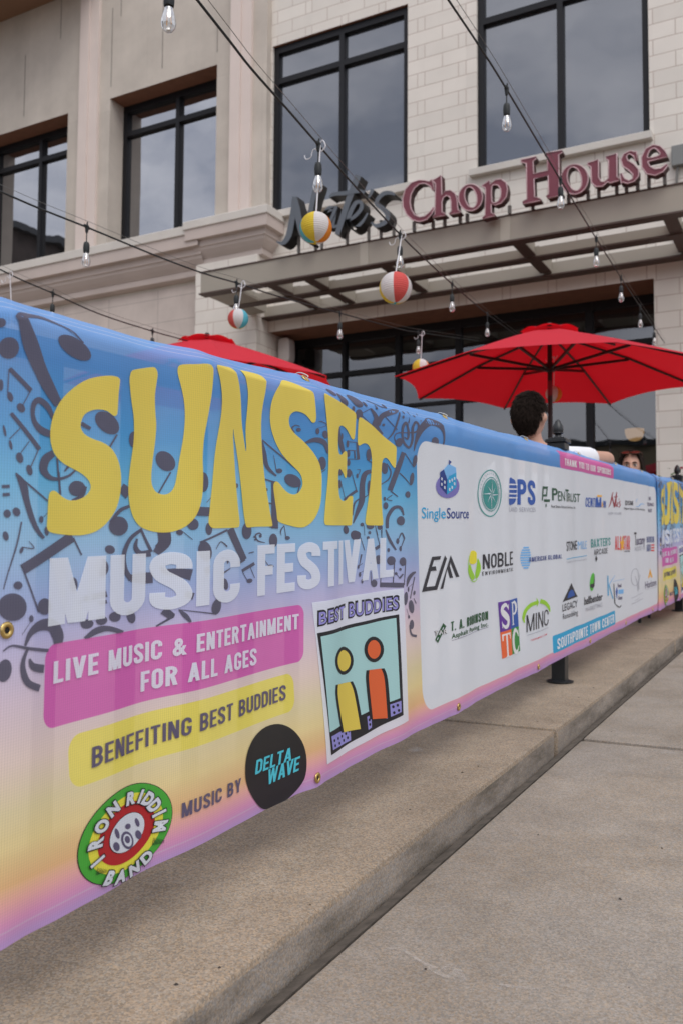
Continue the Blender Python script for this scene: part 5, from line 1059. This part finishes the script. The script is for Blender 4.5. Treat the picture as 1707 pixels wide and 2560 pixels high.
# green, yellow and red round band emblem
emb = Print('logo', 'round green, yellow and red emblem with lettering round its rim')
pl = [AR(*p) for p in cI([(118,1200),(1380,850),(1000,275),(380,1760)])]
ec = (sum(AR(*p)[0] for p in cI([(118,1200),(1380,850)]))/2, sum(AR(*p)[1] for p in cI([(1000,275),(380,1760)]))/2)
er = ((pl[1][0]-pl[0][0])/2, (pl[2][1]-pl[3][1])/2)
def ring(m, r0, lay, r1=None, n=56):
    o = [(ec[0]+er[0]*r0*math.cos(2*math.pi*k/n), ec[1]+er[1]*r0*math.sin(2*math.pi*k/n)) for k in range(n)]; emb.poly(m, o, (), lay, True)
GRN, EYL, ERD = ink_mat('green_ink', (76,168,62), .06), ink_mat('lemon_ink', (226,216,74), .05), ink_mat('red_ink', (172,40,46), .05)
ring(BLK, 1.0, 0); ring(GRN, .985, 1); ring(EYL, .80, 2); ring(ERD, .63, 3); ring(BLK, .405, 4); ring(WHT, .395, 5)
def round_letter(ch, px, py, flip=False, sc=1.0):
    p = AR(*cI([(px, py)])[0]); dx, dy = (p[0]-ec[0])/er[0], (p[1]-ec[1])/er[1]; a = math.atan2(dy, dx)-math.pi/2 + (math.pi if flip else 0)
    for m, wt, lay in ((BLK, .115, 6), (WHT, .055, 7)):
        P, T, wd, cap = glyphs(ch, wt, 1.0); mx_ = (min(q[0] for q in P)+max(q[0] for q in P))/2; my_ = (min(q[1] for q in P)+max(q[1] for q in P))/2; h = .50*sc
        pts = []
        for q in P:
            x, y = (q[0]-mx_)*h*.62, (q[1]-my_)*h*.72; pts.append((ec[0]+er[0]*(dx+x*math.cos(a)-y*math.sin(a)), ec[1]+er[1]*(dy+x*math.sin(a)+y*math.cos(a))))
        emb.tri(m, pts, T, lay)
for ch, x, y in (('I',370,1320),('R',345,1085),('O',425,860),('N',585,640),('R',850,500),('I',985,480),('D',1085,515),('D',1160,600),('I',1215,700),('M',1225,865)): round_letter(ch, x, y)
for ch, x, y in (('B',535,1540),('A',700,1520),('N',895,1425),('D',1060,1275)): round_letter(ch, x, y, True)
for (x, y, rx, ry) in ((790,1050,88,120),(800,870,42,36),(640,960,30,70),(935,820,28,60),(630,1130,46,60),(950,980,42,60)): emb.poly(GREY, cI(ell(x, y, rx, ry, -20)), (), 6)
emb.poly(WHT, cI(ell(790,1050,60,85,-20)), (), 7); emb.poly(GREY, cI(ell(785,1040,38,50,-20)), (), 8)
for k in range(9):
    for bx_, by_ in ((350,1440),(1130,1060)): emb.stroke(BLK, cI([(bx_+k*16,by_+60-k*4,9),(bx_+k*15+20,by_-40+k*3,5)]), 6)
emb.build()
# white card with a framed picture: plain rounded shapes stand in for the drawing
card = Print('picture_card', 'white card with a framed teal picture and outlined lilac words above it')
TEA, LIL, ORN = ink_mat('teal_ink', (172,214,214), .08), ink_mat('lilac_ink', (150,146,212), .06), ink_mat('orange_ink', (226,104,58), .05)
card.poly(WHT, [(777,1506),(1001,1470.5),(1016,1801),(812,1910.6)], (), 1)
card.poly(BLK, cK([(105,1030),(905,845),(945,1830),(245,2225)]), (), 2); card.poly(TEA, cK([(132,1062),(882,880),(912,1665),(222,2000)]), (), 3)
card.poly(LIL, cK([(240,2040),(460,1945),(465,2080),(262,2175)]), (), 3); card.poly(LIL, cK([(618,1850),(660,1830),(665,1955),(630,1980)]), (), 3); card.poly(LIL, cK([(795,1745),(922,1690),(925,1800),(803,1870)]), (), 3)
for x, y in ((275,2080),(320,2060),(365,2040),(410,2015),(445,1990),(285,2130),(335,2108),(385,2080),(430,2055),(640,1880),(645,1925),(820,1770),(855,1750),(890,1735),(825,1830),(862,1808),(900,1785)): card.poly(BLK, cK(ell(x, y, 10, 14)), (), 4)
for m_, hx, hy, rx, ry, bod in ((YEL, 385, 1300, 82, 104, [(385,1520,150),(405,1640,190),(470,1985,170)]), (ORN, 690, 1190, 66, 92, [(700,1385,120),(712,1500,152),(740,1868,136)])):
    card.poly(BLK, cK(stroke_poly([(x, y, w+56) for x, y, w in bod], 6)), (), 4); card.poly(BLK, cK(ell(hx, hy, rx+30, ry+34)), (), 4); card.poly(m_, cK(stroke_poly(bod, 6)), (), 5); card.poly(m_, cK(ell(hx, hy, rx, ry)), (), 5)
card.text(BLK, 'BEST', (787,1567), (865,1547), (786,1524), .062, 2, 1.06); card.text(LIL, 'BEST', (790,1562), (862,1544), (789,1529), .016, 3, 1.16)
card.text(BLK, 'BUDDIES', (874,1547), (992,1525), (872,1502.5), .062, 2, 1.06); card.text(LIL, 'BUDDIES', (877,1543), (989,1522), (875,1508), .016, 3, 1.14)
card.build()
# sponsor logos on the white panel
NAV, SKY, BLU, TEL, PGR, DGR, LIM, MAR, CHA, LBL, LGY = [ink_mat(n_+'_ink', c_, .05) for n_, c_ in (('navy',(40,62,130)),('sky_blue',(40,158,204)),('royal_blue',(46,88,166)),('sea_green',(60,142,138)),('pine_green',(42,82,62)),('forest_green',(40,84,52)),('lime',(150,200,52)),('maroon',(150,48,62)),('charcoal',(50,50,56)),('pale_blue',(120,176,222)),('light_grey',(158,160,170)))]
PUR, CYB = ink_mat('violet_ink', (118,112,178), .05), ink_mat('label_white_ink', (236,238,246), .04)
def logo(label): return Print('logo', label)
l = logo('blue toy house on a violet disc above two tone blue wording'); l.poly(PUR, cM(ell(432,468,132,146)), (), 1)
l.poly(NAV, cM([(345,295),(385,262),(425,388),(420,572),(345,472)]), (), 2).poly(SKY, cM([(425,388),(445,340),(525,300),(525,480),(420,572)]), (), 2).poly(LBL, cM([(385,262),(440,195),(520,240),(525,300),(445,345),(425,388)]), (), 2).poly(NAV, cM([(440,145),(470,170),(440,212)]), (), 3)
for x, y in ((362,380),(395,420),(362,445),(395,485),(448,410),(475,395),(502,375),(448,510),(475,485),(502,440)): l.poly(WHT, cM([(x-8,y-22),(x+8,y-16),(x+8,y+20),(x-8,y+12)]), (), 3)
l.text(SKY, 'Single', (1058,1296), (1114,1296), (1058,1266.5), .006, 1); l.text(NAV, 'Source', (1116.5,1296), (1170,1296), (1116.5,1268), .008, 1); l.build()
l = logo('sea green compass rose inside a double ring'); l.poly(TEL, cM(ell(953,553,134,290,0,40)), [cM(ell(953,553,124,276,0,40))], 1).poly(TEL, cM(ell(962,566,98,212,0,36)), [cM(ell(962,566,92,202,0,36))], 1).poly(TEL, cM(ell(962,566,84,186,0,36)), (), 1)
for k in range(8):
    a = math.pi*k/4; q = 1.12 if k % 2 == 0 else .72; b_ = a+.38; c_ = a-.38
    l.poly(WHT, cM([(968+94*q*math.cos(a), 566+200*q*math.sin(a)),(968+22*math.cos(b_),566+46*math.sin(b_)),(968,566)]), (), 2); l.poly(TEL, cM([(968+94*q*math.cos(a), 566+200*q*math.sin(a)),(968+22*math.cos(c_),566+46*math.sin(c_)),(968,566)]), (), 3)
for k in range(14): a = math.pi*(1.08+.84*k/13); l.stroke(TEL, cM([(955+108*math.cos(a),553+242*math.sin(a)-9,4),(958+108*math.cos(a),553+242*math.sin(a)+9,4)]), 1)
l.build()
l = logo('royal blue capitals, the first one cut by stripes, over pale small capitals'); l.btext(BLU, 'PS', (1295.5,1261.5), (1335.5,1262.5), (1296,1198), .20, .56, .10)
l.poly(BLU, cM(catmull([(1188,370),(1230,372),(1270,395),(1290,470),(1292,540),(1285,630),(1262,675),(1225,692),(1178,692),(1180,560)], 2)), (), 1)
for y in (448,505,562,612): l.poly(ink_mat('panel_white_ink', (222,224,236), .04), cM([(1170,y-12),(1300,y-9),(1300,y+6),(1170,y+6)]), (), 2)
l.text(LGY, 'LAND SERVICES', (1270.5,1279), (1336,1279.5), (1270.5,1267), 0, 1, 1.1); l.build()
l = logo('dark green block letter emblem beside dark green small capitals'); l.poly(PGR, cO([(122,360),(188,362),(178,480),(128,482),(125,528),(108,528)]), [cO([(138,390),(172,392),(166,455),(132,457)])], 1).poly(PGR, cO([(142,512),(210,515),(207,546),(140,543)]), (), 1).poly(PGR, cO([(162,568),(175,568),(173,606),(160,606)]), (), 1)
l.text(PGR, 'P', (1378.5,1251), (1390.5,1251.5), (1380,1218), .02, 1); l.text(PGR, 'EN', (1391.5,1252), (1410,1253), (1392,1226), .008, 1); l.text(PGR, 'T', (1411,1254), (1420,1254.5), (1411,1221), .01, 1); l.text(PGR, 'RUST', (1418,1254), (1446,1255.5), (1418,1231), .006, 1)
l.text(CHA, 'Real Estate Advisory Services, Inc.', (1377,1269), (1438,1271.5), (1377,1262), .008, 1); l.build()
l = logo('royal blue slanted wordmark with a gold letter'); l.btext(BLU, 'CENTI', (1460,1267), (1489,1268), (1462,1243.5), .15, .46, .08, 1, .1); l.btext(BLU, 'M', (1490,1268), (1501,1268.5), (1491,1243), .17, .5); l.text(ink_mat('gold_ink', (226,170,60), .05), 'A', (1501,1268.5), (1505.5,1268.8), (1501.5,1253), .02, 1); l.btext(BLU, 'RK', (1505.5,1268.8), (1513,1269), (1506,1252), .16, .5); l.poly(MATS['gold_ink'], cO([(768,462),(818,466),(816,488),(770,484)]), (), 1); l.build()
l = logo('maroon handwritten name over grey small capitals')
for s in (((905,612,4),(930,560,12),(945,480,10),(958,430,8)),((945,470,12),(965,560,14),(975,612,8)),((972,610,8),(988,520,10),(1000,430,8)),((968,488,9),(1010,480,8)),((985,600,8),(978,560,8),(990,545,6)),((1000,430,8),(992,560,10),(1000,605,6)),((1002,585,6),(1015,550,8),(1006,595,7),(1018,600,5)),((1026,505,6),(1022,525,4)),((1042,535,7),(1028,545,7),(1036,585,8),(1022,612,8))): l.stroke(MAR, cO([tuple(p) for p in s]), 1)
l.text(LGY, 'CHOP HOUSE', (1518,1286.5), (1550.5,1286.5), (1518,1280), .006, 1, 1.1); l.build()
l = logo('black capitals with a pale blue swoosh over a small line of text'); l.btext(CHA, 'DSM', (1562.5,1262.8), (1580.5,1263), (1562.5,1251.5), .18, .6, .14); l.text(CHA, 'Digital Signs and Marketing', (1559,1273), (1609.5,1276), (1559,1268), .012, 1)
l.stroke(LBL, cO([(1222,600,5),(1260,598,9),(1290,568,9),(1322,575,4)]), 1); l.stroke(LBL, cO([(1250,510,5),(1228,525,6),(1226,550,5)]), 1); l.build()
l = logo('three short stacked lines of grey capitals'); [l.text(GREY, t_, a_, b_, c_, .03, 1) for t_, a_, b_, c_ in (('THE',(1619,1250),(1627,1250.5),(1619,1241)),('TECHNO',(1615,1265),(1632.5,1265.5),(1615,1256)),('VALLEY',(1617.5,1280),(1629,1280.5),(1617.5,1271)))]; l.build()
l = logo('black slanted double letter monogram with peaked strokes'); l.poly(CHA, cN([(75,578),(178,215),(264,206),(256,242),(196,250),(178,318),(214,312),(222,356),(166,362),(122,526),(206,516),(300,200),(318,232),(228,554)]), (), 1).poly(CHA, cN([(258,548),(352,198),(432,420),(402,424),(350,270),(344,310),(374,430),(345,434),(322,340),(285,542)]), (), 1); l.build()
l = logo('yellow and lime swirling globe beside heavy black capitals'); l.poly(ink_mat('sun_yellow_ink', (228,216,50), .05), cN(catmull([(600,150),(560,165),(545,230),(548,280),(600,290),(640,270),(642,220),(640,170)], 3)), (), 1).poly(LIM, cN(catmull([(545,290),(525,340),(535,400),(570,450),(605,450),(620,420),(580,350),(558,300)], 3)), (), 1).poly(LIM, cN(catmull([(655,230),(680,290),(682,350),(660,420),(635,440),(625,400),(640,320),(648,270)], 3)), (), 1)
l.stroke(LIM, cN([(535,330,6),(528,280,7),(545,200,5)]), 1); l.stroke(LIM, cN([(560,455,6),(610,472,9),(650,445,4)]), 1)
l.btext(CHA, 'NOBLE', (1209.5,1423), (1283,1412), (1209.5,1386), .155, .60, .12); l.btext(CHA, 'ENVIRONMENTAL', (1208.5,1439), (1284,1427), (1208.5,1429.5), .15, .54, .32); l.build()
l = logo('pale blue striped globe with navy capitals')
for k in range(9):
    y = 110+k*26; hw_ = 50*math.sqrt(max(0.02, 1-((y+8-220)/120)**2)); l.poly(LBL, cN([(1132-hw_,y+2),(1132+hw_*.9,y),(1132+hw_*.9,y+17),(1132-hw_,y+19)]), (), 1)
l.btext(NAV, 'AMERICAN GLOBAL', (1320,1405), (1401,1396), (1320,1393), .16, .56, .18, 2); l.build()
l = logo('black capitals running into pale blue ones above a blue rule'); l.text(CHA, 'STONE', (1414,1378), (1441.5,1373.8), (1414,1353), .012, 1); l.text(LBL, 'MILE', (1443,1373.5), (1464.5,1371.5), (1443,1352), -.004, 1); l.poly(SKY, cQ([(190,432),(473,380),(473,388),(190,441)]), (), 1); l.text(LGY, 'CONSTRUCTION MANAGEMENT', (1414,1408), (1464.5,1400), (1414,1403.5), .0, 1); l.build()
l = logo('teal striped capitals over black ones with a hanging black plumb'); l.btext(TEL, "BAXTER'S", (1476,1369.3), (1525.5,1363), (1476,1348), .17, .6, .1); l.btext(CHA, 'ARCADE', (1484.5,1388.2), (1517,1382.8), (1484.5,1374), .13, .6, .16); l.poly(CHA, cQ([(618,385),(635,430),(618,478),(602,430)]), (), 1); l.build()
l = logo('red condensed capitals with an orange star'); ink_mat('scarlet_ink', (206,60,66), .06); l.btext(MATS['scarlet_ink'], 'ALL', (1537,1374.8), (1552.5,1374.5), (1537,1340), .16, .46, .1); l.btext(MATS['scarlet_ink'], 'STAR', (1556,1374.4), (1574,1373.8), (1556,1339), .16, .46, .1)
l.poly(ink_mat('amber_ink', (238,168,50), .05), cQ([(970+(46 if k % 2 == 0 else 20)*math.sin(math.pi*k/5)*.8, 225-(125 if k % 2 == 0 else 50)*math.cos(math.pi*k/5)) for k in range(10)]), (), 2); l.text(CHA, 'PAINTING', (1560,1380), (1574,1379.6), (1560,1375.8), .02, 1); l.build()
l = logo('tall dark serif capital leading grey condensed letters'); l.text(CHA, 'T', (1583.5,1363.5), (1589,1363), (1583.5,1328.5), .01, 1); l.text(GREY, 'uscany', (1588.5,1363), (1610.5,1359.5), (1588.5,1339), .02, 1); l.text(LGY, 'HOUSE VII', (1584.5,1378), (1610,1374), (1584.5,1366.5), 0, 1); l.build()
l = logo('navy stacked letters with three red stripes'); l.btext(NAV, 'WASHINGTON', (1614,1356.5), (1633,1356), (1614,1341), .14, .5, .12); l.btext(NAV, 'AUTO', (1614,1379), (1625,1378), (1614,1361), .15, .5, .12); [l.poly(MATS['scarlet_ink'], cQ([(1380,y),(1420,y-2),(1420,y+20),(1380,y+20)]), (), 1) for y in (228,266,304)]; l.build()
l = logo('dark green road strip beside dark green condensed capitals'); l.poly(DGR, cN([(285,898),(312,930),(234,1105),(205,1072)]), (), 1)
for k in range(3): l.poly(WHT, cN([(284-k*26,940+k*52),(290-k*26,946+k*52),(278-k*26,972+k*52),(272-k*26,966+k*52)]), (), 2)
l.text(CHA, 'TAR', (1087,1589.8), (1118,1583.6), (1087,1577.5), .03, 2); l.text(CYB, 'TAR', (1087.8,1589), (1117.4,1583), (1087.8,1577.8), .0, 3)
l.btext(DGR, 'T. A. ROBINSON', (1126,1578.5), (1220.5,1549), (1124,1555), .17, .42, .09); l.text(DGR, 'Asphalt Paving Inc.', (1127.5,1597), (1221,1565), (1127,1584.5), .024, 1, 1.1); l.stroke(GREY, [(1128,1601.5,.9),(1221,1568,.9)], 1); l.build()
l = logo('square of violet, blue, orange and green quarters holding white serif initials')
q = [AR(*p) for p in ((1244.3,1506),(1295.3,1495),(1302,1627.2),(1254.3,1646.8))]
def QP(u, v): return tuple((q[0][i]*(1-u)+q[1][i]*u)*(1-v)+(q[3][i]*(1-u)+q[2][i]*u)*v for i in (0,1))
for m_, u, v in ((ink_mat('purple_ink', (98,56,150), .05),0,0),(BLU,.52,0),(ORN,0,.53),(DGR if False else ink_mat('leaf_ink', (58,138,66), .05),.52,.53)):
    u1, v1 = (.52 if u == 0 else 1), (.53 if v == 0 else 1); l.poly(m_, [QP(u,v),QP(u1,v),QP(u1,v1),QP(u,v1)], (), 1, True)
def serif(u0, v0, strokes): 
    for s in strokes:
        if len(s) > 20: l.strip(CYB, s, 2, lambda x, y: QP(u0+.46*x/100, v0+.46*y/100))
        else: l.poly(CYB, [QP(u0+.46*x/100, v0+.46*y/100) for x, y in s], (), 2, True)
sp = lambda *p: stroke_poly([tuple(map(float, a)) for a in p], 6)
serif(.03, .03, [sp((85,8,6),(82,30,5)), sp((82,24,7),(60,8,14),(30,16,20),(24,32,26),(50,48,30),(76,66,28),(68,88,20),(42,94,14),(18,80,8)), sp((16,70,5),(18,96,6))])
serif(.54, .03, [[(12,4),(40,4),(36,10),(36,90),(46,96),(10,96),(20,90),(20,10)], sp((36,7,6),(64,8,14),(80,28,24),(64,50,12),(36,52,6))])
serif(.03, .56, [[(6,4),(92,4),(92,30),(86,30),(80,11),(58,10),(58,90),(68,96),(32,96),(42,90),(42,10),(20,11),(14,30),(6,30)]])
serif(.54, .56, [sp((88,32,6),(72,10,12),(48,6,20),(24,28,30),(20,52,32),(30,80,26),(54,94,16),(74,88,10),(88,72,5)), sp((86,6,5),(88,34,6))]); l.build()
l = logo('charcoal thin capitals under a lime green arrow arc'); l.stroke(LIM, cN([(1122,895,10),(1112,850,22),(1130,770,30),(1180,712,36),(1240,685,34)]), 1); l.poly(LIM, cN([(1232,636),(1258,682),(1238,730)]), (), 1); l.stroke(LIM, cN([(1270,672,48),(1330,690,42),(1368,730,30),(1385,782,6)]), 1)
l.btext(CHA, 'MINC', (1316,1581), (1372,1562), (1315,1538.5), .10, .56, .13); l.text(ink_mat('rose_ink', (206,80,96), .06), 'THINKMINC.COM', (1325.5,1604), (1367,1587.5), (1325.5,1599), .01, 1, 1.2); l.stroke(LGY, [(1317,1588.5,1.1),(1371,1569,1.1)], 1); l.build()
l = logo('black mountain triangle with a blue core over serif style capitals'); l.poly(CHA, cQ([(265,770),(355,960),(130,1036)]), (), 1).poly(BLU, cQ([(262,860),(300,880),(318,945),(200,985),(222,900)]), (), 2); l.text(CHA, 'LEGACY', (1403,1529), (1443.5,1516.5), (1403,1510), .008, 1); l.text(CHA, 'Remodeling', (1404,1548.5), (1444,1536.8), (1404,1534), -.002, 1); l.build()
l = logo('green and black oval salamander mark over black lower case letters'); l.poly(ink_mat('bright_green_ink', (84,184,60), .05), cQ(ell(557,755,36,128,6)), (), 1).poly(CHA, cQ(catmull([(590,640),(594,760),(580,830),(540,840),(520,800),(545,780),(575,770)], 3)), (), 2); l.text(CHA, 'hellbender', (1457.5,1513), (1505,1500), (1457.5,1492), .022, 1); l.text(LGY, 'MARKETING', (1462,1530), (1504.5,1516.5), (1462,1518.5), -.002, 1, 1.1); l.build()
l = logo('pale blue serif letter with a dark keel shaped mark'); [l.stroke(m_, cQ(list(s)), 1) for m_, s in ((SKY,((770,668,16),(778,950,18))),(LBL,((880,660,4),(790,800,10))),(SKY,((795,800,14),(850,990,12))),(CHA,((862,780,10),(876,1055,14))),(CHA,((876,1055,8),(935,1108,14),(960,1080,5))),(LBL,((850,750,4),(1005,712,5))))]
l.poly(BLU, cQ([(905,820),(918,880),(905,1000),(890,890)]), (), 1).poly(LBL, cQ([(925,865),(990,855),(990,915),(925,925)]), (), 1); [l.text(GREY, t_, a_, b_, c_, .03, 1) for t_, a_, b_, c_ in (('Real',(1544,1469),(1551.5,1467.5),(1544,1459)),('Group',(1545,1500),(1553.5,1498),(1545,1489)))]; l.build()
l = logo('thin grey script letter in a drawn oval'); ov = cQ(ell(1155,688,54,122,0,26)); l.poly(LGY, ov, [cQ(ell(1155,688,48,115,0,26))], 1); [l.stroke(LGY, cQ(list(s)), 1) for s in (((1150,670,4),(1175,760,6),(1190,880,5)),((1190,880,5),(1210,740,4),(1232,650,5)),((1200,760,4),(1215,860,5)),((1105,985,5),(1262,905,5)),((1150,1020,4),(1225,975,4)),((1108,1068,7),(1265,988,6)))]; l.build()
l = logo('amber chevron above grey serif style letters'); l.poly(MATS['amber_ink'], cQ([(1330,702),(1360,566),(1400,690),(1378,694),(1358,640),(1350,700)]), (), 1); l.text(GREY, 'Horizon', (1611,1472), (1638.5,1463), (1611,1453), .012, 1); l.stroke(LGY, cQ([(1300,862,4),(1448,825,4)]), 1); l.build()
Print('lettering').btext(CYB, 'THANK YOU TO OUR SPONSORS', (1409,1162.7), (1526,1188), (1410.5,1146), .16, .46, .10).build()
Print('lettering').btext(CYB, 'SOUTHPOINTE TOWN CENTER', (1391.5,1624), (1535,1555.5), (1390,1598), .165, .48, .11).build()
# brass grommets along both hems and at the near edge
M_brass = mat('brass', (.62,.44,.16), .28, metal=1.0)
gy = [.915+.9*k for k in range(7)]
for y, w in [(y, wbot(y)+.022) for y in gy[1:]]+[(y, wtop(y)-.014) for y in gy[1:]]+[(.914, -.137)]:
    p = on_cloth(y, w, .002); mb = MB(); n1 = Vector((1,0,0)) if w < .2 else Vector((.75,0,.66)); u1 = Vector((0,1,0)); v1 = n1.cross(u1)
    rings = [[p+n1*(.0022*math.sin(b))+(u1*math.cos(a)+v1*math.sin(a))*(.0085+.0042*math.cos(b)) for b in [2*math.pi*j/8 for j in range(8)]] for a in [2*math.pi*k/18 for k in range(18)]]
    mb.add([q_ for r_ in rings for q_ in r_], [(i*8+j, ((i+1)%18)*8+j, ((i+1)%18)*8+(j+1)%8, i*8+(j+1)%8) for i in range(18) for j in range(8)]); mb.build('grommet', M_brass, bn, smooth=True)
    MB().add([p+n1*.0003+(u1*math.cos(a)+v1*math.sin(a))*.006 for a in [2*math.pi*k/12 for k in range(12)]], [tuple(range(12))]).build('grommet_hole', M_dark, bn)
M_tie = mat('white_nylon', (.62,.62,.60), .5)
for y in gy[1:]:
    w = wtop(y)-.014; p = on_cloth(y, w, .004); top = on_cloth(y, wtop(y), .002)+Vector((0,0,.0015)); z_ = p.z
    MB().tube(catmull([tuple(p+Vector((-.004,0,0))), tuple(p+Vector((.004,.001,.006))), tuple(top+Vector((0,.002,.002))), (-1.125, y+.003, z_+.004), (-1.132, y+.003, z_-.012)], 4, False), .0013, 5).build('tie', M_tie, bn)
# the second banner further along the fence
b2 = copy_tree(bn); b2.location = bn.location+Vector((.012, 5.63, SL*5.63))
b2['label'] = 'far printed banner at the right edge, mostly cut off by the frame'
